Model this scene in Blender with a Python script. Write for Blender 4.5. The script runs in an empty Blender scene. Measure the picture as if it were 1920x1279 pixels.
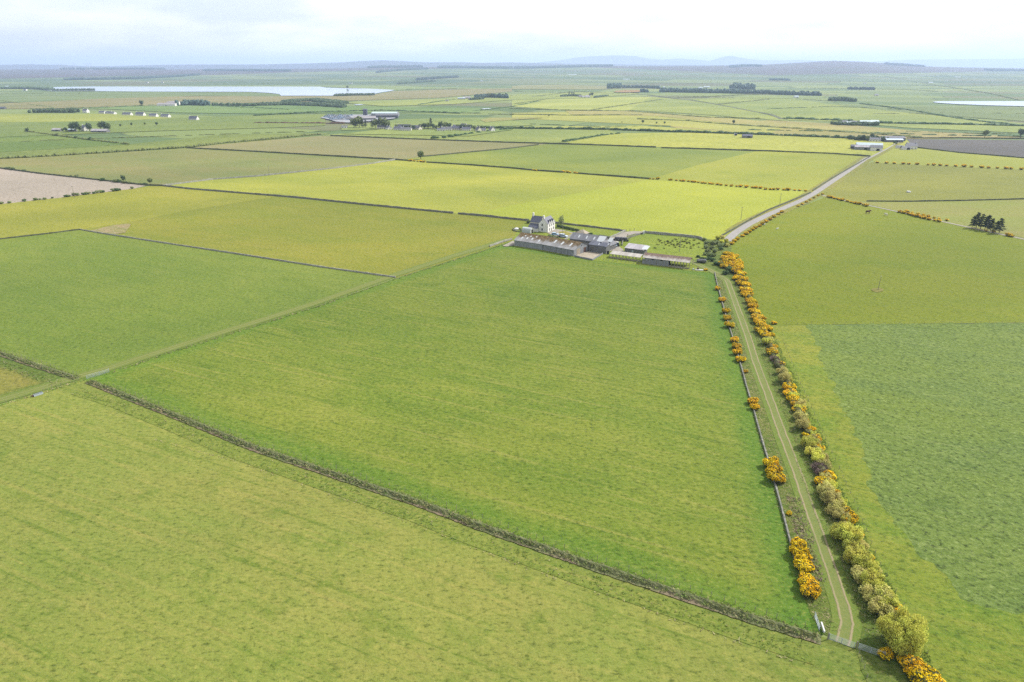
import bpy, math, random
import numpy as np
from mathutils import Vector
from mathutils.geometry import tessellate_polygon
S = bpy.context.scene
COL = S.collection
random.seed(7); RNG = np.random.default_rng(11)
# ------------------------------------------------------------------ camera, sky, sun, exposure
F = 1280.0; H0 = 95.0; TH = math.atan(513.5/F); CT, ST = math.cos(TH), math.sin(TH)
cam = bpy.data.cameras.new('camera'); camo = bpy.data.objects.new('camera', cam); COL.objects.link(camo)
cam.sensor_width = 36.0; cam.lens = 24.0; cam.clip_start = 0.5; cam.clip_end = 120000
camo.location = (0, 0, H0); camo.rotation_euler = (math.pi/2-TH, 0, 0); S.camera = camo
SUN_EL = math.radians(44); SUN_AZ = math.radians(68)      # clockwise from +Y
sunv = Vector((math.sin(SUN_AZ)*math.cos(SUN_EL), math.cos(SUN_AZ)*math.cos(SUN_EL), math.sin(SUN_EL)))
sl = bpy.data.lights.new('sun', 'SUN'); sl.energy = 3.5; sl.angle = math.radians(2.0); sl.color = (1.0, 0.955, 0.88)
so = bpy.data.objects.new('sun', sl); COL.objects.link(so); so.rotation_euler = (-sunv).to_track_quat('-Z', 'Y').to_euler()
so.location = (300, 100, 600)
W = bpy.data.worlds.new('World'); S.world = W; W.use_nodes = True
wt = W.node_tree; wn = wt.nodes; wl = wt.links
for n in list(wn): wn.remove(n)
def WN(t, **k):
    n = wn.new(t)
    for a, b in k.items(): setattr(n, a, b)
    return n
wo = WN('ShaderNodeOutputWorld'); bg = WN('ShaderNodeBackground'); bg.inputs[1].default_value = 0.1
sky = WN('ShaderNodeTexSky', sky_type='NISHITA', sun_disc=False); sky.sun_elevation = SUN_EL; sky.sun_rotation = SUN_AZ
sky.altitude = 100; sky.dust_density = 2.0
tc = WN('ShaderNodeTexCoord'); mp = WN('ShaderNodeMapping'); mp.inputs['Scale'].default_value = (1.6, 1.0, 7.0)
nz = WN('ShaderNodeTexNoise'); nz.inputs['Scale'].default_value = 2.1; nz.inputs['Detail'].default_value = 7; nz.inputs['Roughness'].default_value = 0.55
rp = WN('ShaderNodeValToRGB'); rp.color_ramp.elements[0].position = 0.30; rp.color_ramp.elements[1].position = 0.60
rp.color_ramp.elements[0].color = (0.55, 0.55, 0.55, 1)
mx = WN('ShaderNodeMix', data_type='RGBA'); n2_ = WN('ShaderNodeTexNoise'); n2_.inputs['Scale'].default_value = 3.4; n2_.inputs['Detail'].default_value = 6; wl.new(mp.outputs[0], n2_.inputs['Vector']); r2_ = WN('ShaderNodeValToRGB'); r2_.color_ramp.elements[0].position = 0.35; r2_.color_ramp.elements[0].color = (4.6, 4.75, 4.9, 1); r2_.color_ramp.elements[1].position = 0.58; r2_.color_ramp.elements[1].color = (7.2, 7.0, 6.8, 1); wl.new(n2_.outputs['Fac'], r2_.inputs[0]); wl.new(r2_.outputs[0], mx.inputs['B'])
wl.new(tc.outputs['Generated'], mp.inputs['Vector']); wl.new(mp.outputs[0], nz.inputs['Vector']); 
sx = WN('ShaderNodeSeparateXYZ'); wl.new(tc.outputs['Generated'], sx.inputs[0]); sp_ = WN('ShaderNodeMapRange', interpolation_type='SMOOTHSTEP')
sp_.inputs['From Min'].default_value = -0.75; sp_.inputs['From Max'].default_value = -0.1; sp_.inputs['To Min'].default_value = -0.22; sp_.inputs['To Max'].default_value = 0.0
wl.new(sx.outputs['X'], sp_.inputs['Value']); ad = WN('ShaderNodeMath', operation='ADD'); wl.new(nz.outputs['Fac'], ad.inputs[0]); wl.new(sp_.outputs[0], ad.inputs[1]); wl.new(ad.outputs[0], rp.inputs[0])
wl.new(rp.outputs[0], mx.inputs['Factor']); wl.new(sky.outputs[0], mx.inputs['A']); wl.new(mx.outputs['Result'], bg.inputs[0]); wl.new(bg.outputs[0], wo.inputs[0])
S.view_settings.view_transform = 'Standard'; S.view_settings.look = 'None'; S.view_settings.exposure = 1.1; S.view_settings.gamma = 1.0
S.render.engine = 'CYCLES'
S.cycles.volume_bounces = 1
S.cycles.use_denoising = False
K = 0.34          # display-linear -> base colour
HAZE = 7.0e-5
# ------------------------------------------------------------------ geometry helpers
RIM = [(-600,131),(0,130.5),(150,130.5),(300,130.5),(480,130),(640,128.5),(700,126.5),(850,126),(1000,126.5),(1150,124.5),(1300,124),(1400,122.5),(1450,120.5),(1500,117.5),(1560,114),(1620,116),(1680,121),(1740,125),(1800,126.5),(1920,128.5),(2600,130)]
Y0T, Y1T, Y2T = 4000.0, 9500.0, 13500.0
def rimz(px, D=Y1T, tab=None):
    tab = tab or RIM
    y = np.interp(px, [t[0] for t in tab], [t[1] for t in tab])
    return H0-(y-126.0)/1491.0*D
def sm(t):
    t = np.clip(t, 0, 1); return t*t*(3-2*t)
def TZ(x, y):
    """height of the ground at x, y"""
    px = 960+x/np.maximum(y, 1.0)*F/CT
    up = np.clip((y-Y0T)/(Y1T-Y0T), 0, 1); up = up**1.4
    dn = 1-sm((y-Y1T)/(Y2T-Y1T))
    wob = 5.0*np.sin(x/900.0+1.3)*np.sin(y/700.0)*np.clip((y-Y0T)/2500.0, 0, 1)*np.clip((Y1T-y)/1500.0, 0, 1)
    return rimz(px)*up*dn+wob
def P(px, py, z=0.0):
    u = (px-960)/F; v = (639.5-py)/F
    d = (u, CT+v*ST, -ST+v*CT)
    if d[2] < -1e-5:
        t = (z-H0)/d[2]
        if d[1]*t < Y0T+50: return (d[0]*t, d[1]*t, z)
    y = 3900.0
    while y < Y1T:
        t = y/d[1]; x = d[0]*t; zz = H0+d[2]*t
        if zz <= float(TZ(x, y)): return (x, y, float(TZ(x, y)))
        y += 10.0
    t = Y1T/d[1]; return (d[0]*t, Y1T, float(TZ(d[0]*t, Y1T)))
def P2(px, py): p = P(px, py); return (p[0], p[1])
def lin(c): return tuple(((v/255.0)/12.92 if v/255.0 <= 0.04045 else (((v/255.0)+0.055)/1.055)**2.4) for v in c)
def alb(c, k=None):
    k = K if k is None else k
    return tuple(min(0.85, v*k) for v in lin(c))+(1.0,)
def mesh_obj(name, verts, faces, mat, parent=None, matidx=None, smooth=False):
    me = bpy.data.meshes.new(name)
    me.from_pydata([tuple(v) for v in verts], [], [tuple(f) for f in faces])
    for m in (mat if isinstance(mat, (list, tuple)) else [mat]): me.materials.append(m)
    if matidx is not None: me.polygons.foreach_set('material_index', np.array(matidx, dtype=np.int32))
    if smooth: me.polygons.foreach_set('use_smooth', np.ones(len(me.polygons), dtype=bool))
    me.update()
    o = bpy.data.objects.new(name, me); COL.objects.link(o)
    if parent: o.parent = parent
    return o
def tag(o, label=None, cat=None, group=None, kind=None):
    if label: o['label'] = label
    if cat: o['category'] = cat
    if group: o['group'] = group
    if kind: o['kind'] = kind
    return o
def thing(name, label, cat, loc=(0, 0, 0), rz=0, group=None, s=1.0):
    o = bpy.data.objects.new(name, None); COL.objects.link(o); o.empty_display_size = 0.5
    o.location = loc; o.rotation_euler = (0, 0, rz); o.scale = (s, s, s) if not isinstance(s, tuple) else s
    return tag(o, label, cat, group)
def copy_tree(o, parent=None):
    c = o.copy(); COL.objects.link(c); c.parent = parent
    for ch in list(o.children): copy_tree(ch, c)
    return c
ORD = ['first','second','third','fourth','fifth','sixth','seventh','eighth','ninth','tenth','eleventh','twelfth','thirteenth','fourteenth','fifteenth','sixteenth','seventeenth','eighteenth','nineteenth','twentieth']
TENS = ['twenty','thirty','forty','fifty','sixty','seventy']
def nth(i):
    if i < 20: return ORD[i]
    n = i+1; t, u = divmod(n, 10)
    if u == 0: return ['thirtieth','fortieth','fiftieth','sixtieth','seventieth'][t-3]
    return TENS[t-2]+'-'+ORD[u-1]
class G:
    """collects faces for one mesh"""
    def __init__(s): s.v = []; s.f = []; s.m = []
    def box(s, x0, x1, y0, y1, z0, z1, mi=0, rot=0.0, c=None):
        b = len(s.v); pts = [(x0,y0,z0),(x1,y0,z0),(x1,y1,z0),(x0,y1,z0),(x0,y0,z1),(x1,y0,z1),(x1,y1,z1),(x0,y1,z1)]
        if rot:
            cx, cy = c or ((x0+x1)/2, (y0+y1)/2); cr, sr = math.cos(rot), math.sin(rot)
            pts = [(cx+(p[0]-cx)*cr-(p[1]-cy)*sr, cy+(p[0]-cx)*sr+(p[1]-cy)*cr, p[2]) for p in pts]
        s.v += pts; s.f += [(b,b+3,b+2,b+1),(b+4,b+5,b+6,b+7),(b,b+1,b+5,b+4),(b+1,b+2,b+6,b+5),(b+2,b+3,b+7,b+6),(b+3,b,b+4,b+7)]; s.m += [mi]*6; return s
    def poly(s, pts, mi=0):
        b = len(s.v); s.v += [tuple(p) for p in pts]; s.f.append(tuple(range(b, b+len(pts)))); s.m.append(mi); return s
    def prism(s, pts, vec, mi=0):
        """extrude polygon pts by vec"""
        b = len(s.v); n = len(pts); s.v += [tuple(p) for p in pts]+[(p[0]+vec[0],p[1]+vec[1],p[2]+vec[2]) for p in pts]
        s.f += [tuple(range(b+n-1, b-1, -1)), tuple(range(b+n, b+2*n))]+[(b+i, b+(i+1)%n, b+n+(i+1)%n, b+n+i) for i in range(n)]; s.m += [mi]*(n+2); return s
    def tube(s, p, q, r0, r1=None, n=6, mi=0):
        r1 = r0 if r1 is None else r1
        p, q = Vector(p), Vector(q); d = (q-p)
        if d.length < 1e-6: return s
        d.normalize(); a = d.orthogonal().normalized(); c = d.cross(a); b = len(s.v)
        for k in range(n):
            t = 2*math.pi*k/n; w = a*math.cos(t)+c*math.sin(t)
            s.v.append(tuple(p+w*r0)); s.v.append(tuple(q+w*r1))
        for k in range(n):
            i, j = b+2*k, b+2*((k+1) % n); s.f.append((i, j, j+1, i+1)); s.m.append(mi)
        s.f.append(tuple(b+2*k for k in range(n-1, -1, -1))); s.f.append(tuple(b+2*k+1 for k in range(n))); s.m += [mi, mi]; return s
    def blob(s, c, r, mi=0, seed=0, seg=7, rings=4, jit=0.18):
        rd = random.Random(seed+len(s.v)); b = len(s.v)
        s.v.append((c[0], c[1], c[2]+r[2]))
        for i in range(1, rings):
            ph = math.pi*i/rings
            for k in range(seg):
                th = 2*math.pi*(k+0.5*(i % 2))/seg; j = 1+rd.uniform(-jit, jit)
                s.v.append((c[0]+r[0]*math.sin(ph)*math.cos(th)*j, c[1]+r[1]*math.sin(ph)*math.sin(th)*j, c[2]+r[2]*math.cos(ph)*j))
        s.v.append((c[0], c[1], c[2]-r[2])); e = len(s.v)-1
        for k in range(seg): s.f.append((b, b+1+k, b+1+(k+1) % seg))
        for i in range(rings-2):
            for k in range(seg):
                a0 = b+1+i*seg+k; a1 = b+1+i*seg+(k+1) % seg; s.f.append((a0, a0+seg, a1+seg, a1))
        l = b+1+(rings-2)*seg
        for k in range(seg): s.f.append((l+k, e, l+(k+1) % seg))
        s.m += [mi]*(len(s.f)-len(s.m)); return s
    def leaves(s, pts, nrm, size, mi=0, jit=0.9, seed=0):
        rg = np.random.default_rng(seed+len(s.v)); n = len(pts)
        pts = np.asarray(pts); d = np.asarray(nrm)+rg.normal(0, jit, (n, 3)); d /= np.linalg.norm(d, axis=1)[:, None]+1e-9
        a = np.cross(d, rg.normal(0, 1, (n, 3))); a /= np.linalg.norm(a, axis=1)[:, None]+1e-9; c = np.cross(d, a)
        sz = (size*rg.uniform(0.6, 1.4, n))[:, None]; b = len(s.v)
        q = np.stack([pts-a*sz*0.5, pts-c*sz*0.38, pts+a*sz*0.5, pts+c*sz*0.38], 1).reshape(-1, 3)
        s.v += q.tolist(); s.f += [(b+4*i, b+4*i+1, b+4*i+2, b+4*i+3) for i in range(n)]; s.m += [mi]*n; return s
    def make(s, name, mat, parent=None, smooth=False): return mesh_obj(name, s.v, s.f, mat, parent, s.m if isinstance(mat, (list, tuple)) else None, smooth)
# ------------------------------------------------------------------ materials
def newmat(name, rough=0.9):
    m = bpy.data.materials.new(name); m.use_nodes = True; nt = m.node_tree
    b = nt.nodes['Principled BSDF']; b.inputs['Roughness'].default_value = rough
    b.inputs['Specular IOR Level'].default_value = 0.15 if rough > 0.6 else 0.5
    return m, nt, b
def nd(nt, t, **k):
    n = nt.nodes.new(t)
    for a, b in k.items(): setattr(n, a, b)
    return n
def noise(nt, vec, scale, detail=3, rough=0.55, dist=0.0):
    n = nd(nt, 'ShaderNodeTexNoise'); n.inputs['Scale'].default_value = scale; n.inputs['Detail'].default_value = detail
    n.inputs['Roughness'].default_value = rough; n.inputs['Distortion'].default_value = dist
    nt.links.new(vec, n.inputs['Vector']); return n.outputs['Fac']
def mrange(nt, v, a, b, c=0.0, d=1.0, smooth=True):
    n = nd(nt, 'ShaderNodeMapRange', interpolation_type='SMOOTHSTEP' if smooth else 'LINEAR'); n.inputs['From Min'].default_value = a; n.inputs['From Max'].default_value = b
    n.inputs['To Min'].default_value = c; n.inputs['To Max'].default_value = d; nt.links.new(v, n.inputs['Value']); return n.outputs['Result']
def cmix(nt, fac, a, b, mode='MIX'):
    n = nd(nt, 'ShaderNodeMix', data_type='RGBA', blend_type=mode)
    for s, v in (('Factor', fac), ('A', a), ('B', b)):
        if isinstance(v, (tuple, float, int)): n.inputs[s].default_value = v
        else: nt.links.new(v, n.inputs[s])
    return n.outputs['Result']
def mth(nt, op, a, b=0.0, c=0.0):
    n = nd(nt, 'ShaderNodeMath', operation=op)
    for i, v in enumerate((a, b, c)):
        if isinstance(v, (float, int)): n.inputs[i].default_value = v
        else: nt.links.new(v, n.inputs[i])
    return n.outputs[0]
def worldpos(nt): return nd(nt, 'ShaderNodeNewGeometry').outputs['Position']
def mapped(nt, vec, rot, sc):
    n = nd(nt, 'ShaderNodeMapping', vector_type='TEXTURE'); n.inputs['Rotation'].default_value = (0, 0, rot); n.inputs['Scale'].default_value = sc
    nt.links.new(vec, n.inputs['Vector']); return n.outputs[0]
def bump(nt, b, h, strength, dist):
    n = nd(nt, 'ShaderNodeBump'); n.inputs['Strength'].default_value = strength; n.inputs['Distance'].default_value = dist
    nt.links.new(h, n.inputs['Height']); nt.links.new(n.outputs[0], b.inputs['Normal'])
def linedist(nt, pos, p, q, wob=None):
    """signed distance of the point from the line p-q (left positive)"""
    dx, dy = q[0]-p[0], q[1]-p[1]; L = math.hypot(dx, dy); n = (-dy/L, dx/L, 0)
    v = nd(nt, 'ShaderNodeVectorMath', operation='DOT_PRODUCT'); nt.links.new(pos, v.inputs[0]); v.inputs[1].default_value = n
    r = mth(nt, 'SUBTRACT', v.outputs['Value'], n[0]*p[0]+n[1]*p[1])
    if wob is not None: r = mth(nt, 'ADD', r, wob)
    return r
GA = math.radians(-26.0)      # the run of most field lines
_gm = {}
def field_mat(name, c1, c2, c3=None, c4=None, ang=GA, patch=45.0, streak=0.30, tuft=0.35, lines=None, edges=(), tram=0.0, tramw=24.0, rough_tuft=0.0, fine=0.55, speck=0.25):
    """grass: c1 main, c2 patches, c3 dry wisps, c4 dark tufts"""
    m, nt, b = newmat(name, 0.95); pos = worldpos(nt)
    wm_ = lambda c: None if c is None else ((min(255, c[0]*1.02), c[1]*0.99, c[2]*0.85) if c[0] <= c[1]*1.05 else c)
    c1, c2, c3, c4 = map(wm_, (c1, c2, c3, c4))
    c3 = c3 or tuple(min(255, x+22) for x in c2); c4 = c4 or tuple(x*0.72 for x in c1)
    rot = mapped(nt, pos, ang, (3.2, 0.55, 1)); rot2 = mapped(nt, pos, ang, (2.2, 1.0, 1))
    big = noise(nt, rot2, 1.0/patch, 9, 0.68, 0.5); broad = noise(nt, mapped(nt, pos, 0.5, (2.4, 1, 1)), 1/130., 3, 0.5); wisp = noise(nt, rot, 1/2.6, 5, 0.7); med = noise(nt, pos, 1/7.0, 4, 0.62)
    fin = noise(nt, mapped(nt, pos, ang+0.5, (1.7, 1, 1)), 1/(fine*1.6), 4, 0.75)
    col = cmix(nt, mrange(nt, big, 0.36, 0.64), alb(c1), alb(c2))
    lo = noise(nt, rot2, 1.0/(patch*4), 2, 0.5); col = cmix(nt, mrange(nt, lo, 0.35, 0.68, 0, 0.55), col, alb(tuple((a*0.9+0.1*b) for a, b in zip(c1, c4))))
    lst = noise(nt, mapped(nt, pos, ang+0.02, (55, 1.5, 1)), 1.0, 4, 0.65); col = cmix(nt, mrange(nt, lst, 0.54, 0.70, 0, 0.5*streak/0.3), col, alb(c3)); col = cmix(nt, mrange(nt, lst, 0.32, 0.45, 0.5*streak/0.3, 0), col, alb(tuple(x*0.97 for x in c4)))
    sub = noise(nt, rot2, 3.6/patch, 6, 0.7, 0.4); col = cmix(nt, mrange(nt, sub, 0.52, 0.70, 0, 0.42), col, alb(tuple((a+b_)/2+4 for a, b_ in zip(c2, c3)))); col = cmix(nt, mrange(nt, sub, 0.30, 0.46, 0.5, 0), col, alb(c4))
    col = cmix(nt, mth(nt, 'MULTIPLY', mrange(nt, wisp, 0.50, 0.78), streak), col, alb(c3))
    col = cmix(nt, mth(nt, 'MULTIPLY', mrange(nt, med, 0.50, 0.75), tuft), col, alb(c4))
    if tram:
        sd = linedist(nt, pos, (0, 0), (math.cos(ang), math.sin(ang)), mth(nt, 'MULTIPLY', noise(nt, pos, 1/60., 2), 6.0))
        fr = mth(nt, 'FRACT', mth(nt, 'DIVIDE', sd, tramw)); t = mth(nt, 'ABSOLUTE', mth(nt, 'SUBTRACT', fr, 0.5))
        l1 = mrange(nt, t, 0.0, 0.8/tramw, 1, 0); brk = mrange(nt, noise(nt, mapped(nt, pos, ang, (40, 9, 1)), 1.0, 2), 0.42, 0.6)
        col = cmix(nt, mth(nt, 'MULTIPLY', mth(nt, 'MULTIPLY', l1, brk), tram), col, alb(c3))
    for (p, q, w0, w1, cc, amt) in edges:
        wob = mth(nt, 'MULTIPLY', mth(nt, 'SUBTRACT', med, 0.5), min(4.0, abs(w1)*1.2)); wob = mth(nt, 'ADD', wob, mth(nt, 'MULTIPLY', mth(nt, 'SUBTRACT', big, 0.5), abs(w1)*1.0))
        ds = mth(nt, 'ABSOLUTE', linedist(nt, pos, p, q, wob)); col = cmix(nt, mrange(nt, ds, w0, w1, amt, 0), col, alb(cc))
    # tuft-scale light and dark, and the odd bright blade
    col = cmix(nt, mrange(nt, fin, 0.30, 0.50, 0.75, 0), col, alb(tuple(x*0.66 for x in c4)))
    col = cmix(nt, mrange(nt, fin, 0.52, 0.72, 0, 0.6), col, alb(tuple(min(255, x*1.06) for x in c3)))
    if speck:
        sk = noise(nt, mapped(nt, pos, ang-0.6, (1.5, 1, 1)), 1/(fine*2.1), 3, 0.8); col = cmix(nt, mrange(nt, sk, 0.33, 0.47, speck*1.6, 0), col, alb(tuple(x*0.55 for x in c4))); col = cmix(nt, mrange(nt, sk, 0.56, 0.68, 0, speck), col, alb(tuple(min(255, x*1.12) for x in c3)))
    if rough_tuft:
        vv = nd(nt, 'ShaderNodeTexVoronoi'); vv.inputs['Scale'].default_value = 1/2.2; nt.links.new(pos, vv.inputs['Vector'])
        dk = mth(nt, 'MULTIPLY', mrange(nt, vv.outputs['Distance'], 0.05, 0.32, 1, 0), mrange(nt, big, 0.5, 0.66)); col = cmix(nt, mth(nt, 'MULTIPLY', dk, rough_tuft), col, alb(tuple(x*0.5 for x in c4)))
    hv_ = nd(nt, 'ShaderNodeHueSaturation'); nt.links.new(col, hv_.inputs['Color']); nt.links.new(mrange(nt, broad, 0.3, 0.7, 0.90, 1.12), hv_.inputs['Value']); nt.links.new(mrange(nt, broad, 0.3, 0.7, 0.508, 0.494), hv_.inputs['Hue']); col = hv_.outputs[0]
    nt.links.new(col, b.inputs['Base Color']); h = mth(nt, 'ADD', fin, mth(nt, 'MULTIPLY', med, 2.0)); bump(nt, b, h, 0.9, 0.35)
    return m
def flat_mat(name, c, var=0.25, scale=1.0, rough=0.85, bumpd=0.02, metal=0.0, k=None, obj=False, detail=4, c2=None):
    m, nt, b = newmat(name, rough); pos = nd(nt, 'ShaderNodeTexCoord').outputs['Object'] if obj else worldpos(nt)
    n1 = noise(nt, pos, scale, detail, 0.65); n2 = noise(nt, pos, scale*0.13, 3, 0.6)
    k = K*1.5 if k is None else k; a = alb(c, k); d = alb(c2, k) if c2 else tuple(x*(1-var) for x in a[:3])+(1,); l = tuple(min(.9, x*(1+var)) for x in a[:3])+(1,)
    col = cmix(nt, mrange(nt, n1, 0.35, 0.65), d, l); col = cmix(nt, mrange(nt, n2, 0.3, 0.7, 0, 0.4), col, d)
    nt.links.new(col, b.inputs['Base Color']); b.inputs['Metallic'].default_value = metal
    if bumpd: bump(nt, b, n1, 0.5, bumpd)
    return m
def leaf_mat(name, c, var=0.3, trans=0.25):
    m, nt, b = newmat(name, 0.7); inf = nd(nt, 'ShaderNodeObjectInfo').outputs['Random']; pos = worldpos(nt)
    a = alb(c, K*1.9); n1 = noise(nt, pos, 2.5, 2); n2 = noise(nt, pos, 0.35, 2)
    col = cmix(nt, mrange(nt, n1, 0.35, 0.65), tuple(x*(1-var) for x in a[:3])+(1,), tuple(x*(1+var) for x in a[:3])+(1,))
    hs = nd(nt, 'ShaderNodeHueSaturation'); nt.links.new(col, hs.inputs['Color'])
    nt.links.new(mrange(nt, n2, 0.3, 0.7, 0.485, 0.515), hs.inputs['Hue']); nt.links.new(mrange(nt, inf, 0, 1, 0.82, 1.18), hs.inputs['Value'])
    nt.links.new(hs.outputs[0], b.inputs['Base Color'])
    if trans:
        tr = nd(nt, 'ShaderNodeBsdfTranslucent'); nt.links.new(hs.outputs[0], tr.inputs['Color']); ms = nd(nt, 'ShaderNodeMixShader'); ms.inputs[0].default_value = trans
        nt.links.new(b.outputs[0], ms.inputs[1]); nt.links.new(tr.outputs[0], ms.inputs[2]); nt.links.new(ms.outputs[0], nt.nodes['Material Output'].inputs[0])
    return m
M = {}
M['stone'] = flat_mat('dry_stone', (150,150,140), 0.45, 2.2, 0.9, 0.05)
M['stone_dark'] = flat_mat('far_stone', (112,118,92), 0.35, 0.6, 0.9, 0.05)
M['stone_house'] = flat_mat('grey_rubble', (140,140,140), 0.3, 1.6)
M['harl'] = flat_mat('cream_harling', (242,236,216), 0.08, 1.2, k=0.6)
M['harl_white'] = flat_mat('white_harling', (246,245,238), 0.06, 1.2, k=0.62)
M['slate'] = flat_mat('blue_slate', (96,100,120), 0.2, 1.5, 0.6)
M['slate_grey'] = flat_mat('grey_slate', (132,134,142), 0.22, 1.2, 0.65)
M['glass'] = flat_mat('window_glass', (60,68,80), 0.2, 1.0, 0.15, 0)
M['wood'] = flat_mat('weathered_wood', (168,164,146), 0.2, 4.0)
M['galv'] = flat_mat('galvanised_steel', (190,202,210), 0.08, 3.0, 0.5, 0, 0.0, k=0.55)
M['concrete'] = flat_mat('concrete', (206,194,174), 0.18, 0.7, k=K*1.25)
M['conc_panel'] = flat_mat('concrete_panel', (165,168,172), 0.22, 0.9)
M['sheet_wall'] = flat_mat('sheeted_wall', (172,176,178), 0.14, 0.5)
M['gravel'] = flat_mat('gravel', (200,192,178), 0.2, 1.0, k=K*1.15)
M['rooflight'] = flat_mat('rooflight_plastic', (222,228,232), 0.05, 1.0, 0.4, 0)
M['white_paint'] = flat_mat('white_paint', (245,245,245), 0.04, 1.0, 0.4, 0)
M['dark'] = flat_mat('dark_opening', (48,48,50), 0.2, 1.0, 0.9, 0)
M['rubber'] = flat_mat('tyre_rubber', (50,50,52), 0.1, 1.0, 0.8, 0)
M['silver'] = flat_mat('silver_car_paint', (205,222,240), 0.05, 1.0, 0.35, 0, 0.0, k=.7)
M['bluecar'] = flat_mat('pale_blue_paint', (170,205,235), 0.05, 1.0, 0.35, 0, 0.0, k=.7)
M['rust'] = flat_mat('rusty_metal', (120,92,78), 0.35, 2.0)
M['bark'] = flat_mat('bark', (110,100,86), 0.25, 3.0)
M['soil'] = flat_mat('bare_soil', (176,152,120), 0.25, 0.8)
M['haylage'] = flat_mat('dark_wrap', (60,62,66), 0.2, 1.0, 0.4, 0)
M['gorse_leaf'] = leaf_mat('gorse_green', (96,98,52), 0.35, 0.1)
M['gorse_flower'] = leaf_mat('gorse_blossom', (255,212,14), 0.16, 0.15)
M['haw_leaf'] = leaf_mat('fresh_hawthorn_leaf', (228,230,106), 0.2, 0.4)
M['haw_leaf2'] = leaf_mat('budding_hawthorn_leaf', (226,220,134), 0.2, 0.4)
M['dark_leaf'] = leaf_mat('dark_shrub_leaf', (88,114,70), 0.35, 0.15)
M['grey_leaf'] = leaf_mat('grey_green_leaf', (152,166,112), 0.28, 0.3)
M['pine_leaf'] = leaf_mat('pine_needles', (66,82,62), 0.3, 0.1)
M['far_leaf'] = leaf_mat('far_tree_leaf', (88,108,76), 0.3, 0.1)
M['far_leaf2'] = leaf_mat('far_tree_leaf_fresh', (124,138,84), 0.3, 0.1)
M['twig'] = leaf_mat('bare_twigs', (138,116,112), 0.25, 0.0)
M['rush'] = leaf_mat('rush_blades', (112,112,62), 0.3, 0.1)
M['rough_grass'] = leaf_mat('rough_grass_blades', (142,168,80), 0.22, 0.4)
M['dry_grass'] = leaf_mat('dry_grass_blades', (196,190,140), 0.2, 0.4)
M['heath'] = leaf_mat('bank_growth', (140,150,92), 0.3, 0.35)
M['wood_mass'] = leaf_mat('distant_wood', (72,96,88), 0.3, 0.0)
def roof_mat(name, base, moss, h0, h1, amt=1.0, sc=0.7, corr=0.0):
    """moss grows from height h0 (none) to h1 (full) in the part's own space"""
    m, nt, b = newmat(name, 0.8); oc = nd(nt, 'ShaderNodeTexCoord').outputs['Object']; sp = nd(nt, 'ShaderNodeSeparateXYZ'); nt.links.new(oc, sp.inputs[0])
    n1 = noise(nt, oc, sc, 6, 0.7); n2 = noise(nt, oc, sc*3.5, 4, 0.7); st = noise(nt, mapped(nt, oc, 0, (1.0, 6, 6)), 0.8, 3)
    a = alb(base, K*1.35); col = cmix(nt, mrange(nt, st, 0.3, 0.7), tuple(x*0.8 for x in a[:3])+(1,), tuple(x*1.15 for x in a[:3])+(1,))
    g = mrange(nt, mth(nt, 'ADD', sp.outputs['Z'], mth(nt, 'MULTIPLY', mth(nt, 'SUBTRACT', n1, 0.5), (h1-h0)*2.2)), h0, h1, 0, amt)
    mc = cmix(nt, mrange(nt, n2, 0.4, 0.6), alb(moss, K*1.2), alb(tuple(x*0.68 for x in moss), K*1.2)); g2 = mth(nt, 'MULTIPLY', g, mrange(nt, n2, 0.25, 0.45, 0.35, 1))
    col = cmix(nt, g2, col, mc); nt.links.new(col, b.inputs['Base Color']); bump(nt, b, n2, 0.5, 0.08); return m
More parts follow.
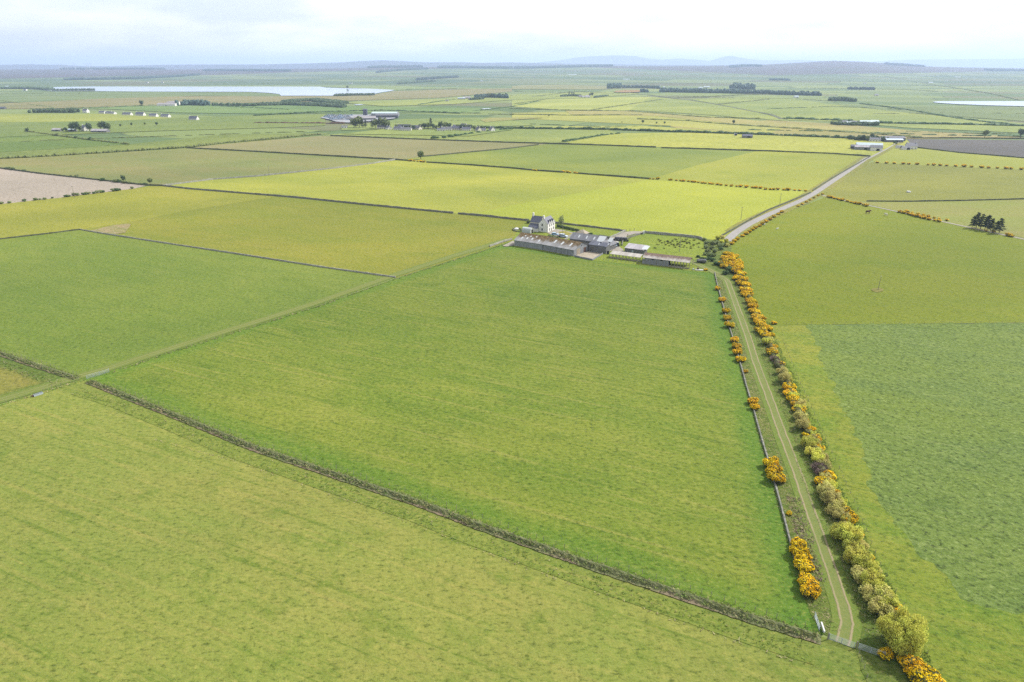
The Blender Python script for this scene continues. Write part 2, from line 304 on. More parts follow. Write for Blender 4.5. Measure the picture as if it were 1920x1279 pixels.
# ------------------------------------------------------------------ base ground, far ground, hills
def patch_mat(name, cols, cell=(330., 190.), ang=GA, attr=False, line=0.5):
    m, nt, b = newmat(name, 0.95); pos = worldpos(nt); mp_ = mapped(nt, pos, ang, (cell[0], cell[1], 1e6))
    vo = nd(nt, 'ShaderNodeTexVoronoi', distance='CHEBYCHEV', voronoi_dimensions='2D'); vo.inputs['Scale'].default_value = 1.0; vo.inputs['Randomness'].default_value = 0.55
    ve = nd(nt, 'ShaderNodeTexVoronoi', feature='F2', distance='CHEBYCHEV', voronoi_dimensions='2D'); ve.inputs['Scale'].default_value = 1.0; ve.inputs['Randomness'].default_value = 0.55
    nt.links.new(mp_, vo.inputs['Vector']); nt.links.new(mp_, ve.inputs['Vector'])
    sp = nd(nt, 'ShaderNodeSeparateColor'); nt.links.new(vo.outputs['Color'], sp.inputs[0])
    r = nd(nt, 'ShaderNodeValToRGB'); r.color_ramp.interpolation = 'CONSTANT'
    while len(r.color_ramp.elements) < len(cols): r.color_ramp.elements.new(0.5)
    for i, c in enumerate(cols): r.color_ramp.elements[i].position = i/len(cols); r.color_ramp.elements[i].color = alb(c)
    nt.links.new(sp.outputs[0], r.inputs[0]); col = r.outputs[0]
    big = noise(nt, pos, 1/420., 5, 0.6, 0.8); st = noise(nt, mapped(nt, pos, ang, (4, 1, 1)), 1/70., 5, 0.65)
    col = cmix(nt, mrange(nt, st, 0.3, 0.75, 0, 0.5), col, alb(tuple(x*1.12 for x in cols[0])))
    ed = mth(nt, 'SUBTRACT', ve.outputs['Distance'], vo.outputs['Distance']); col = cmix(nt, mrange(nt, ed, 0.0, 0.045, line, 0), col, alb((84,100,70)))
    if attr:
        at = nd(nt, 'ShaderNodeAttribute', attribute_name='cover'); moor = cmix(nt, mrange(nt, big, 0.35, 0.62), alb((110,92,104)), alb((92,98,84)))
        moor = cmix(nt, mrange(nt, st, 0.45, 0.7, 0, 0.6), moor, alb((150,124,108)))
        s2 = nd(nt, 'ShaderNodeSeparateColor'); nt.links.new(at.outputs['Color'], s2.inputs[0]); ms = mrange(nt, mth(nt, 'ADD', s2.outputs[0], mth(nt, 'MULTIPLY', mth(nt, 'SUBTRACT', big, 0.5), 0.9)), 0.4, 0.6)
        col = cmix(nt, ms, col, moor)
    nt.links.new(col, b.inputs['Base Color']); return m
M['patch'] = patch_mat('patchwork_fields', [(142,164,100),(124,152,92),(166,184,104),(150,150,108),(112,142,88),(158,176,112),(176,190,112)])
M['patch_far'] = patch_mat('far_patchwork', [(126,150,96),(110,138,88),(160,176,106),(134,132,96),(96,126,84),(150,158,104),(120,140,90)], (560., 330.), attr=True)
def moor_mat(name, c1, c2, sc):
    m, nt, b = newmat(name, 1.0); pos = worldpos(nt); n1 = noise(nt, pos, sc, 5, 0.6, 0.5); col = cmix(nt, mrange(nt, n1, 0.35, 0.65), alb(c1), alb(c2)); nt.links.new(col, b.inputs['Base Color']); return m
M['hill'] = moor_mat('heather_hill', (92,86,90), (80,92,76), 1/900.); M['mountain'] = moor_mat('mountain_rock', (110,110,108), (96,104,96), 1/2000.)
tag(mesh_obj('ground', [(-70000,-3000,0),(70000,-3000,0),(70000,70000,0),(-70000,70000,0)], [(0,1,2,3)], M['patch']), 'flat patchwork of pasture reaching to the horizon', 'ground', kind='structure')
def build_far():
    A = np.linspace(-1.25, 1.25, 420); Y = np.concatenate([np.linspace(4000, 9500, 130), np.linspace(9600, Y2T+100, 30)])
    aa, yy = np.meshgrid(A, Y); xx = aa*yy; zz = TZ(xx, yy)
    rr = np.random.default_rng(5)
    zz = zz+rr.normal(0, 0.6, zz.shape)*np.clip((yy-5200)/3000., 0, 1); zz[0] = -0.5; zz[-1] = -1; zz[1:-1] += 0.6
    v = np.stack([xx, yy, zz], -1).reshape(-1, 3); n = len(A); f = []
    for i in range(len(Y)-1):
        for j in range(n-1): f.append((i*n+j, i*n+j+1, (i+1)*n+j+1, (i+1)*n+j))
    o = mesh_obj('far_fields', v, f, M['patch_far'], smooth=True); tag(o, 'rising far farmland and brown moor under the haze', 'far land', kind='structure')
    px = 960+v[:, 0]/v[:, 1]*F/CT; py = 126+1491*(H0-v[:, 2])/v[:, 1]
    # moor cover: left plateau, centre-right brown flank, hill top
    lim = np.interp(px, [-600,0,200,400,480,640,760,900,1100,1230,1350,1450,1560,1700,1920,2600], [150,148,143,141,138,133,130,128,126,131,136,141,139,137,133,134])
    cov = np.clip(0.5+(lim-py)/5.0, 0, 1); ca = o.data.color_attributes.new('cover', 'FLOAT_COLOR', 'POINT')
    buf = np.ones((len(v), 4), dtype=np.float32); buf[:, 0] = cov; ca.data.foreach_set('color', buf.ravel())
build_far()
def ridge(name, label, tab, D0, D1, D2, mat, rough=1.0, seed=1):
    A = np.linspace((tab[0][0]-960)/F*CT, (tab[-1][0]-960)/F*CT, 260); Y = np.concatenate([np.linspace(D0, D1, 26), np.linspace(D1, D2, 14)[1:]])
    aa, yy = np.meshgrid(A, Y); rr = np.random.default_rng(seed); k = np.cumsum(rr.normal(0, rough, (8, 260)), 1)
    zr = rimz(960+aa*F/CT, D1, tab); t = np.where(yy < D1, sm((yy-D0)/(D1-D0)), 1-sm((yy-D1)/(D2-D1)))
    gul = np.abs(np.sin(aa*90+3*np.sin(yy/900.0)))*0.05+np.abs(np.sin(aa*37+yy/2100.0))*0.08
    zz = zr*t*(1-gul*(1-t)*3*t); end = np.clip(np.minimum(np.arange(260), np.arange(259, -1, -1))/14.0, 0, 1); zz = zz*sm(end)[None, :]-2*(t < 0.01)
    v = np.stack([aa*yy, yy, zz], -1).reshape(-1, 3); f = [(i*260+j, i*260+j+1, (i+1)*260+j+1, (i+1)*260+j) for i in range(len(Y)-1) for j in range(259)]
    tag(mesh_obj(name, v, f, mat, smooth=True), label, 'hills', kind='structure')
ridge('hills', 'low blue hills behind the moor on the left and centre', [(-500,123),(0,121.5),(60,120.5),(120,122),(160,124),(200,124.5),(290,122),(360,121),(480,121),(560,119.5),(640,117),(680,114.5),(720,113),(760,115),(800,117),(860,116.5),(900,118),(960,117),(1040,119),(1100,120),(1200,121.5),(1350,122.5),(1500,124),(1600,125)], 13600, 16500, 19500, M['hill'])
ridge('hills', 'very faint line of high mountains on the skyline', [(960,121),(1000,118),(1050,113),(1080,108),(1110,105.5),(1150,104),(1190,105),(1215,110),(1240,112),(1270,110),(1300,111.5),(1330,114),(1350,108),(1365,104.5),(1380,107),(1400,110.5),(1430,113),(1500,112.5),(1600,116),(1640,119)], 24000, 28000, 33000, M['mountain'], seed=3)
ridge('hills', 'pale level headland low on the skyline at the right', [(1580,120),(1640,115),(1700,112),(1800,111),(1920,110),(2300,112)], 24000, 27000, 32000, M['hill'], seed=4)
# haze: one closed box of even density
hz = G().box(-60000, 60000, -2500, 45000, -3, 560).make('haze', None); hz.data.materials.clear()
hm = bpy.data.materials.new('haze_air'); hm.use_nodes = True; ht = hm.node_tree
for n in list(ht.nodes): ht.nodes.remove(n)
hv = nd(ht, 'ShaderNodeVolumePrincipled'); ho = nd(ht, 'ShaderNodeOutputMaterial'); hv.inputs['Density'].default_value = HAZE
hv.inputs['Color'].default_value = (0.53, 0.67, 0.97, 1); hv.inputs['Anisotropy'].default_value = 0.2; ht.links.new(hv.outputs[0], ho.inputs['Volume'])
hz.data.materials.append(hm); tag(hz, 'pale blue haze filling the air over the whole landscape', 'haze', kind='stuff')
# ------------------------------------------------------------------ fields (one flat sheet each)
FN = [0]
def field(label, pts, mat, z=0.02, name='field', cat=None, jit=0.0):
    FN[0] += 1; z += 0.0021*FN[0]; v = [P2(*p)+(z,) for p in pts]
    if jit:
        rj = random.Random(FN[0]); w = []
        for i, a in enumerate(v):
            b_ = v[(i+1) % len(v)]; L = math.hypot(b_[0]-a[0], b_[1]-a[1]); n = max(1, min(150, int(L/1.6))); e = 0.0
            for k in range(n):
                e = e*0.6+rj.uniform(-jit, jit); e2 = e if 0 < k < n-1 else 0
                w.append((a[0]+(b_[0]-a[0])*k/n-(b_[1]-a[1])/L*e2, a[1]+(b_[1]-a[1])*k/n+(b_[0]-a[0])/L*e2, z))
        v = w
    tri = tessellate_polygon([[Vector((a[0], a[1], 0)) for a in v]]); f = []
    for t in tri:
        a, b_, c = (v[i] for i in t); f.append(t if (b_[0]-a[0])*(c[1]-a[1])-(b_[1]-a[1])*(c[0]-a[0]) > 0 else t[::-1])
    o = mesh_obj(name, v, f, mat)
    return tag(o, label, cat or 'field', kind='structure')
L1 = [(-400,532),(0,660),(60,680),(150,709),(250,745),(352,785),(482,838),(638,890),(795,942),(900,982),(1000,1017),(1100,1052),(1200,1085),(1300,1118),(1420,1158),(1535,1192)]
L2 = [(-400,880),(0,758),(75,736),(155,711),(200,698),(300,666),(400,635),(500,604),(600,572),(740,523),(850,487),(960,452)]
LW = [(1340,512),(1345,535),(1360,590),(1377,645),(1390,690),(1398,720),(1413,770),(1424,810),(1438,858),(1452,905),(1464,950),(1478,1005),(1490,1050),(1503,1095),(1519,1150),(1545,1190)]
HG = [(1371,470),(1387,515),(1406,558),(1426,602),(1440,640),(1456,676),(1470,705),(1484,740),(1503,785),(1522,822),(1537,870),(1551,914),(1570,952),(1590,996),(1610,1041),(1632,1080),(1650,1122),(1684,1187),(1716,1253),(1760,1330),(1830,1500)]
w2 = lambda a: P2(*a)
FM = field_mat
m_f2 = FM('pasture_centre', (134,167,64), (160,180,80), (188,192,116), (96,138,46), patch=38, streak=0.35, tuft=0.30, tram=0.55, tramw=19,
  edges=[(w2((165,708)), w2((1535,1192)), 2, 9, (118,160,50), 0.7), (w2((1340,512)), w2((1535,1180)), 2.5, 10, (112,160,50), 0.8), (w2((964,462)), w2((1340,514)), 3, 12, (122,166,52), 0.7), (w2((200,700)), w2((960,455)), 2, 8, (124,168,54), 0.6)])
m_f1 = FM('pasture_front', (164,186,98), (178,186,108), (200,198,124), (122,158,60), patch=30, streak=0.38, tuft=0.55, tram=0.3, tramw=9, speck=0.12, rough_tuft=0.22, edges=[(w2((150,709)), w2((1535,1192)), 8.2, 8.8, (120,152,62), 0.35)])
m_f3 = FM('pasture_left', (140,172,78), (158,182,88), (178,190,108), (116,154,60), patch=40, streak=0.22, tram=0.25, tramw=16)
m_fw = FM('worn_pasture', (164,170,90), (176,172,98), None, (126,150,66), patch=20, edges=[(w2((0,660)), w2((150,709)), 4, 10, (116,148,62), 0.9), (w2((0,757)), w2((150,709)), 4, 9, (116,148,62), 0.9)])
m_f4 = FM('olive_pasture', (164,180,72), (178,184,80), (194,188,110), (136,164,60), patch=45, streak=0.30, tuft=0.35)
m_f5 = FM('yellow_pasture', (182,192,84), (196,200,92), (206,204,112), (158,178,72), patch=60, streak=0.25, tram=0.2)
m_br = FM('stubble', (228,212,196), (220,204,186), (238,226,206), (204,188,168), patch=50, streak=0.4, tuft=0.12, fine=0.9)
m_f7 = FM('drilled_field', (160,178,118), (180,178,130), (186,184,138), (140,168,98), patch=70, streak=0.3, tuft=0.1, tram=0.3)
m_f8 = FM('bright_pasture_far', (190,206,96), (212,220,104), (216,220,112), (168,190,92), patch=70, streak=0.30, tuft=0.15)  # sun patch between clouds put into these pasture colours
m_f10 = FM('bright_pasture', (200,218,90), (210,226,96), (218,228,110), (186,208,80), patch=70, streak=0.25, tuft=0.1)  # brightest sun patch, held in the pasture colour itself
m_f11 = FM('green_pasture_far', (156,182,96), (178,194,94), (184,196,106), (140,170,88), patch=110, streak=0.3, tuft=0.15)
m_f11b = FM('pasture_by_road', (188,204,92), (200,208,102), (204,212,110), (160,186,76), patch=80, streak=0.3, tuft=0.15)
m_f12 = FM('tilled_field', (178,182,142), (186,180,146), (196,190,152), (162,176,124), patch=80, streak=0.3, tuft=0.05)
m_r1 = FM('olive_pasture_right', (150,174,46), (164,178,54), (176,180,74), (130,160,42), patch=45, streak=0.3, tuft=0.3)
m_r2 = FM('rough_crop', (132,164,90), (148,176,80), (180,200,142), (104,138,66), patch=26, streak=0.2, tuft=0.5, fine=0.5, speck=0.5)
m_r3 = FM('crop_margin', (142,176,66), (178,188,82), (190,194,104), (112,154,58), patch=12, streak=0.3, tuft=0.5)
m_r4 = FM('pasture_by_pines', (172,190,100), (180,178,118), None, (160,184,88), patch=60, tuft=0.1)
m_r5 = FM('rough_pasture_right', (180,188,88), (166,176,92), (190,190,120), (144,160,84), patch=40, tuft=0.35)
m_r6 = FM('bright_pasture_right', (192,206,96), (204,212,108), None, (180,198,90), patch=60, tuft=0.1)
m_r7 = FM('ploughed_field', (122,124,142), (130,128,144), (144,142,152), (114,116,132), patch=60, tuft=0.05, streak=0.4)
m_lane = FM('lane_verge', (120,150,66), (138,158,78), (186,182,134), (88,126,56), patch=9, streak=0.25, tuft=0.6)
m_farm = FM('farm_grass', (160,188,72), (176,192,82), None, (128,166,60), patch=14, tuft=0.3)
NF = 0.02
field('wide front pasture, yellowish and tufted, below the long ditch', [(-400,885),(0,758),(75,736),(155,711)]+L1[4:]+[(1606,1212),(1628,1290),(1680,1500),(-400,1500)], m_f1)
field('small worn wedge of pasture at the left edge below the ditch', L1[:4]+[(155,711),(75,736),(0,758),(-400,880)], m_fw, 0.02)
field('big green pasture in the middle, between the ditch, lane and farm', [(155,711)]+L2[4:]+[(965,463),(1077,482),(1110,489),(1204,498),(1292,508)]+LW+L1[:3:-1], m_f2)
field('green pasture at the left, above the grass track', [(-400,497),(0,449),(150,431),(190,438),(420,473),(740,521)]+L2[8:2:-1]+L1[2::-1], m_f3)
field('olive pasture left of the farmhouse', [(150,431),(250,415),(350,395),(475,375),(520,369),(750,391),(955,411),(990,414),(970,432),(960,452),(850,487),(740,522),(420,473),(190,438)], m_f4)
field('long yellow green pasture below the pale stubble', [(-400,497),(-400,425),(0,383),(120,370),(250,354),(280,349),(305,349),(480,365),(520,369),(475,375),(350,395),(250,415),(150,431),(0,449)], m_f5)
field('pale pinkish brown stubble field at the left edge', [(-400,425),(-170,309),(0,316),(75,326),(275,348),(250,354),(120,370),(0,383)], m_br)
field('grey green drilled field above the pale stubble', [(-170,309),(0,298),(200,287),(350,278),(480,285),(600,292),(742,301),(620,317),(480,332),(400,337),(305,349),(275,348),(75,326),(0,316)], m_f7, 0.05)
field('sunlit yellow green pasture running to the grey wall', [(305,349),(400,337),(480,331),(620,317),(742,301),(825,305),(960,316),(720,350),(555,371),(480,365)], m_f8, 0.04)
field('long sunlit pasture behind the grey wall', [(555,371),(720,350),(960,316),(1217,337),(1110,357),(960,385),(880,403),(750,391)], m_f8, 0.03)
field('brightest yellow green field, behind the farmhouse', [(880,403),(960,385),(1110,357),(1217,337),(1350,345),(1520,360),(1470,387),(1400,418),(1352,447),(1340,450),(1210,437),(1155,432),(1060,421),(955,411)], m_f10)
field('broad green pasture beyond the gorse hedge', [(742,301),(785,295),(955,279),(1010,271),(1100,272),(1417,284),(1300,312),(1217,337),(960,316),(825,305)], m_f11, 0.05)
field('pasture left of the public road', [(1417,284),(1440,284),(1632,294),(1600,312),(1560,335),(1522,359),(1350,345),(1217,337),(1300,312)], m_f11b, 0.06)
field('long brownish tilled field at mid distance', [(350,278),(420,270),(480,265),(600,255),(760,260),(955,268),(1030,270),(955,279),(785,295),(742,300),(600,292),(480,285)], m_f12, 0.08)
field('olive pasture right of the road, with grazing animals', [(1368,455),(1400,440),(1470,400),(1545,371),(1640,387),(1740,410),(1840,432),(1920,447),(2500,590),(2500,600),(1920,605),(1455,610)]+HG[3:0:-1]+[(1371,470)], m_r1)
field('yellow green grassy margin beside the flowering hedge', [(1455,610),(1530,610),(1600,700),(1700,850),(1850,1000),(2500,1100),(2500,1500),(1830,1500)]+HG[-2:2:-1], m_r3)
field('rough bluish green crop at the right edge', [(1510,610),(1920,606),(2500,600),(2500,1200),(1920,1148),(1850,1140),(1800,1123),(1718,1038),(1646,940),(1620,850),(1560,730),(1535,660)], m_r2, 0.026, jit=1.1)
field('pasture in front of the dark pines', [(1545,371),(1625,378),(1915,374),(2500,368),(2500,590),(1920,446),(1840,431),(1740,409),(1640,386)], m_r4)
field('rough mottled pasture right of the road', [(1640,303),(1650,306),(1740,310),(1920,319),(2500,345),(2500,368),(1915,374),(1625,378),(1545,371),(1530,363),(1552,346),(1578,330),(1603,313)], m_r5, 0.04)
field('narrow bright pasture below the ploughed field', [(1657,282),(1672,273),(1700,262),(1715,277),(1800,287),(1920,297),(2500,330),(2500,345),(1920,319),(1650,306),(1640,303),(1628,297)], m_r6, 0.06)
field('dark purplish ploughed field at the right edge', [(1700,261),(1920,263),(2500,268),(2500,330),(1920,297),(1800,287),(1715,277)], m_r7, 0.08)
field('grass verge on both sides of the rutted lane', LW+[(1606,1212),(1628,1290),(1680,1500)]+HG[::-1]+[(1372,455),(1340,450),(1210,437),(1225,465),(1300,488)], m_lane, 0.034, jit=0.35)
field('grassy ground around the farm buildings', [(1060,421),(1155,432),(1210,437),(1225,465),(1300,488),(1340,512),(1292,508),(1204,498),(1110,489),(1077,482),(965,463),(960,452),(970,432),(988,414.5)], m_farm, 0.035)
# far fields, painted-order sheets a little above each other
FFN = [0]
def ff(label, pts, c1, c2, lv, c4=None, patch=150, streak=0.25):
    FFN[0] += 1; c1, c2 = (tuple(min(255, v*1.05) for v in c) for c in (c1, c2))  # far field colours lifted to stand in for sunlight on them
    m = FM('far_field', c1, c2, None, c4 or tuple(x*0.9 for x in c1), patch=patch, streak=streak, tuft=0.08, fine=2.5, speck=0); return field(label, pts, m, 0.12*lv+0.011*FFN[0])
ff('green field above the dark gorse hedge at the left', [(-400,325),(0,298),(350,277),(480,265),(600,253),(620,250),(425,252),(250,270),(240,271),(100,255),(48,247),(0,249),(-400,275)], (138,162,92), (158,172,98), 1)
ff('darker green field below the white farmhouse at far left', [(-400,275),(0,249),(48,247),(100,255),(240,271),(0,286),(-400,310)], (126,158,84), (142,164,88), 2)
ff('pale green field above the mid-distance tilled field', [(600,254),(700,246),(920,241),(1140,244),(1160,250),(1060,268),(955,268),(760,260)], (160,182,112), (176,190,112), 1)
ff('sunlit field left of the road farm', [(1060,268),(1160,250),(1300,249),(1440,254),(1595,260),(1690,262),(1660,280),(1632,294),(1440,284),(1300,278),(1100,272)], (186,200,100), (202,208,106), 1)
ff('olive brown field beyond the road farm', [(1300,247),(1440,253),(1595,260),(1700,261),(1920,258),(1800,250),(1700,244),(1560,232),(1440,226),(1250,236)], (186,184,116), (188,176,120), 2)
ff('sunlit field with a thin hedge, mid distance', [(960,238),(1200,236),(1440,252),(1140,244),(960,241)], (186,198,104), (196,202,108), 3)
ff('yellow green fields on the gentle slope left of the side road', [(960,212),(1150,208),(1300,216),(1440,228),(1480,236),(1440,252),(1250,236),(960,222)], (190,198,118), (200,206,114), 2)
ff('pale fallow strip across the middle distance', [(1060,208),(1180,209),(1330,220),(1480,232),(1700,250),(1600,250),(1430,238),(1230,218),(1070,215)], (194,194,132), (192,188,130), 4)
ff('bright field beyond the fallow strip', [(960,180),(1040,179),(1130,182),(1220,182),(1180,208),(1060,207),(960,200)], (188,204,122), (196,208,120), 3)
ff('streaky yellow green field with darker furrows', [(1220,182),(1290,188),(1370,200),(1440,216),(1480,228),(1300,214),(1180,207)], (186,200,116), (150,174,104), 4, patch=90)
ff('green slope right of the side road', [(1290,186),(1440,180),(1560,196),(1700,212),(1920,232),(2300,250),(2300,262),(1920,250),(1700,240),(1560,228),(1480,226),(1440,214),(1370,200)], (156,180,112), (176,192,108), 3, patch=220)
ff('dull green field along the right loch', [(1560,196),(1700,200),(1740,200),(1920,202),(2300,206),(2300,240),(1920,228),(1700,212)], (132,158,110), (140,160,112), 4)
ff('long pale field at the foot of the far farm row', [(640,245),(920,238),(1000,236),(960,226),(860,222),(760,224),(640,238)], (150,176,112), (166,186,114), 4)
ff('green field in front of the village', [(640,252),(720,243),(960,242),(960,244),(880,256),(700,253)], (148,176,112), (172,190,114), 5)
ff('bright strip of field at the far left', [(-300,214),(0,214),(200,214),(330,222),(200,228),(0,230),(-300,232)], (184,196,108), (174,190,104), 4)
ff('green field behind the cottage row', [(140,204),(330,194),(480,196),(640,199),(900,204),(900,212),(640,212),(480,214),(330,212),(200,205)], (132,168,110), (142,174,114), 5)
ff('dull green field in front of the cottage row', [(-300,232),(0,230),(200,228),(330,222),(480,216),(610,214),(610,236),(520,240),(300,246),(0,258),(-300,268)], (140,166,98), (150,170,100), 3)
ff('reddish marsh along the near shore of the loch', [(60,190),(260,182),(480,180),(560,181),(640,181),(700,178),(740,171),(960,166),(960,172),(820,184),(640,190),(480,193),(250,200),(100,204),(-100,206)], (178,170,134), (158,164,122), 5, c4=(150,140,110), patch=70)
ff('green rushy field beyond the marsh at far left', [(-400,173),(0,172),(250,172),(470,174),(525,177),(525,181),(380,180),(200,185),(60,192),(-400,200)], (134,162,116), (146,166,124), 5)
ff('yellow green field right of the loch', [(640,193),(830,186),(960,178),(1140,172),(1200,176),(1120,184),(960,188),(850,196),(720,200)], (166,186,116), (180,196,116), 6)
ff('brown heather strip above the bright fields', [(960,162),(1000,156),(1180,164),(1140,168),(960,168)], (168,170,128), (162,172,124), 6)
ff('pale green land on the far shore of the loch', [(170,163),(480,160),(640,156),(760,162),(860,166),(740,169),(610,163)], (164,186,124), (150,176,120), 3)
ff('trampled bare patch by the village', [(900,226),(920,222),(1000,221),(1020,222),(960,226),(910,230)], (186,186,126), (182,184,122), 6)
field('bright green paddock behind the old open shed', [(1208,438.5),(1240,442),(1280,445.5),(1318,452),(1326,487),(1300,488),(1210,478),(1200,473),(1168,462),(1168,452),(1178,447),(1190,443)], m_farm, 0.045)
# water
def water(label, pts, z):
    m = bpy.data.materials.get('loch_water')
    if not m:
        m, nt, b = newmat('loch_water', 0.08); b.inputs['Base Color'].default_value = (0.25, 0.29, 0.32, 1); b.inputs['Specular IOR Level'].default_value = 1.0; b.inputs['IOR'].default_value = 1.9
        bump(nt, b, noise(nt, worldpos(nt), 0.15, 3), 0.08, 0.3)
    o = mesh_obj('loch', [P2(*p)+(z,) for p in pts], [tuple(range(len(pts)))], m); return tag(o, label, 'lake', kind='structure')
water('long white loch at the left', [(75,165),(120,163.4),(175,162.8),(300,163),(480,163),(600,163.2),(612,165),(640,166),(695,167),(740,169.3),(735,171),(715,174),(700,177),(665,179),(630,180.3),(527,180.3),(524,177),(505,175),(470,173),(250,172.3),(180,171.5),(100,172),(72,168)], 1.5)
water('thin bright loch at the right edge', [(1748,192),(1760,191),(1850,190.6),(1920,190.6),(2300,191),(2300,204),(1920,200.3),(1850,198.5),(1790,196),(1755,193.5)], 1.5)
water('tiny pond in the fields above the sawmill', [(664,196.8),(678,196),(682,197),(668,198)], 1.2)
water('small narrow pond right of the farm row', [(902,204.8),(915,203.9),(922,204.6),(908,205.8)], 1.2)
# ------------------------------------------------------------------ strips: tracks, road, banks, walls, hedges
def polyl(pts, step=None, px=True):
    q = [Vector((P2(*p) if px else p)[:2]) for p in pts]
    if not step: return q
    out = [q[0]]
    for a, b in zip(q, q[1:]):
        n = max(1, int((b-a).length/step)); out += [a+(b-a)*(i/n) for i in range(1, n+1)]
    return out
def normals(q):
    r = []
    for i in range(len(q)):
        d = q[min(i+1, len(q)-1)]-q[max(i-1, 0)]; d.normalize(); r.append(Vector((-d.y, d.x)))
    return r
def strip(name, pts, width, mat, z=0.05, px=True, step=4.0, off=0.0, prof=None, nz=0.0, seed=1, cross=2):
    """a ribbon along a line; UV x runs along (m), y across (m); prof(t in -1..1) gives the height"""
    q = polyl(pts, step, px); nn = normals(q); rd = random.Random(seed); v = []; uv = []; s = 0.0; ny = cross
    for i, (p, n) in enumerate(zip(q, nn)):
        if i: s += (p-q[i-1]).length
        e = math.sin(math.pi*min(1, i/2, (len(q)-1-i)/2)/2) if prof else 1
        w = width*(1+(rd.uniform(-.12, .12) if prof else 0))
        for k in range(ny):
            t = -1+2*k/(ny-1); a = p+n*(t*w/2+off); h = (prof(t)*e+rd.uniform(-nz, nz)*(1-abs(t)) if prof else 0)
            v.append((a.x, a.y, z+max(0, h))); uv.append((s, t*width/2))
    f = [(i*ny+k, (i+1)*ny+k, (i+1)*ny+k+1, i*ny+k+1) for i in range(len(q)-1) for k in range(ny-1)]; f = [t[::-1] for t in f]
    o = mesh_obj(name, v, f, mat); l = o.data.uv_layers.new(name='UVMap'); d = np.array([uv[vi] for fc in f for vi in fc], dtype=np.float32).ravel(); l.data.foreach_set('uv', d); return o
def rut_mat(name, g1, g2, d1, half=0.85, w=0.32, amt=0.85, mid=0.35, fine=0.5):
    m, nt, b = newmat(name, 0.95); pos = worldpos(nt); uv = nd(nt, 'ShaderNodeUVMap').outputs[0]; sp = nd(nt, 'ShaderNodeSeparateXYZ'); nt.links.new(uv, sp.inputs[0])
    n1 = noise(nt, pos, 1/6., 4, 0.6); n2 = noise(nt, pos, 1/fine, 3, 0.7); wob = mth(nt, 'MULTIPLY', mth(nt, 'SUBTRACT', n1, 0.5), 0.7)
    y = mth(nt, 'ADD', sp.outputs['Y'], wob); d = mth(nt, 'ABSOLUTE', mth(nt, 'SUBTRACT', mth(nt, 'ABSOLUTE', y), half)); wv = mth(nt, 'MULTIPLY_ADD', n2, 0.35, -0.17)
    rut = mrange(nt, mth(nt, 'ADD', d, wv), w*0.4, w*1.3, 1, 0); long_ = mrange(nt, noise(nt, mapped(nt, uv, 0, (14, 4, 1)), 1.0, 4), 0.3, 0.55, 0.5, 1)
    col = cmix(nt, mrange(nt, n2, 0.35, 0.65), alb(g1), alb(g2)); mi = mrange(nt, mth(nt, 'ABSOLUTE', y), half*0.7, half, mid, 0)
    col = cmix(nt, mth(nt, 'MULTIPLY', mi, n1), col, alb(d1)); col = cmix(nt, mth(nt, 'MULTIPLY', mth(nt, 'MULTIPLY', rut, long_), amt), col, alb(d1))
    nt.links.new(col, b.inputs['Base Color']); bump(nt, b, mth(nt, 'SUBTRACT', n2, rut), 0.6, 0.12); return m
M['lane'] = rut_mat('rutted_grass_lane', (128,158,64), (152,168,80), (212,192,158), 1.0, 0.24, 0.85, 0.3)
M['track'] = rut_mat('grass_track', (136,160,70), (156,170,84), (184,182,116), 0.9, 0.4, 0.7, 0.2)
M['road'] = flat_mat('road_surface', (208,204,200), 0.12, 0.6, 0.85, 0.01, k=K*1.02)
lane_pts = [(1294,489),(1317,500),(1342,512),(1364,527),(1384,582),(1405,639),(1416,677),(1440,740),(1469,820),(1497,892),(1519,958),(1541,1019),(1565,1088),(1582,1138),(1588,1168),(1583,1196),(1580,1208)]
tag(strip('lane', lane_pts, 5.0, M['lane'], 0.13, step=3), 'rutted grass lane with two bare wheel tracks', 'lane', kind='structure')
tag(strip('track', [(-200,815),(0,755),(75,733),(155,708),(200,696),(300,664),(400,632),(500,601),(600,569),(740,519),(850,483),(905,466),(960,449)], 5.6, M['track'], 0.12, off=2.0), 'straight grass farm track with pale wheel marks', 'track', kind='structure')
road_pts = [(1362,452),(1380,436),(1405,420),(1440,403),(1475,388),(1505,375),(1530,361),(1552,346),(1575,331),(1600,314),(1622,299),(1640,290),(1657,281),(1672,272),(1684,266),(1698,259)]
tag(strip('road', road_pts, 5.2, M['road'], 0.18), 'pale single-track public road running up to the road farm', 'road', kind='structure')
M['verge'] = FM('road_verge', (170,182,92), (186,180,112), None, (132,150,76), patch=12, tuft=0.6)
tag(strip('verge', road_pts[1:-1], 15.0, M['verge'], 0.15), 'rough grass verge either side of the public road', 'verge', kind='structure')
tag(strip('road', [(1120,172),(1175,175),(1215,178),(1250,183),(1290,188),(1330,194),(1370,201),(1410,209),(1445,215),(1466,224)], 9.0, M['stone_dark'], 0.9), 'grey side road crossing the far slope', 'road', kind='structure')
tag(strip('track', [(1540,366),(1590,378),(1640,388),(1700,401),(1740,410),(1800,423),(1840,432),(1920,449),(2100,492)], 2.4, M['gravel'], 0.15), 'pale stony track along the gorse below the pines', 'track', kind='structure')
yard = field('pale gravel yard and entrance drive of the farm', [(1080,452),(1092,444),(1112,449),(1128,452),(1143,448),(1160,441),(1172,435.5),(1190,434),(1208,435),(1207,438.5),(1190,439),(1177,443),(1165,450),(1152,457),(1168,468),(1170,473),(1148,470),(1136,476),(1120,470),(1100,464)], M['gravel'], 0.15, 'yard', 'yard')
field('pale concrete feeding yard beside the big shed', [(1078,480),(1101,472),(1129,476),(1112,487)], M['concrete'], 0.16, 'yard', 'yard')
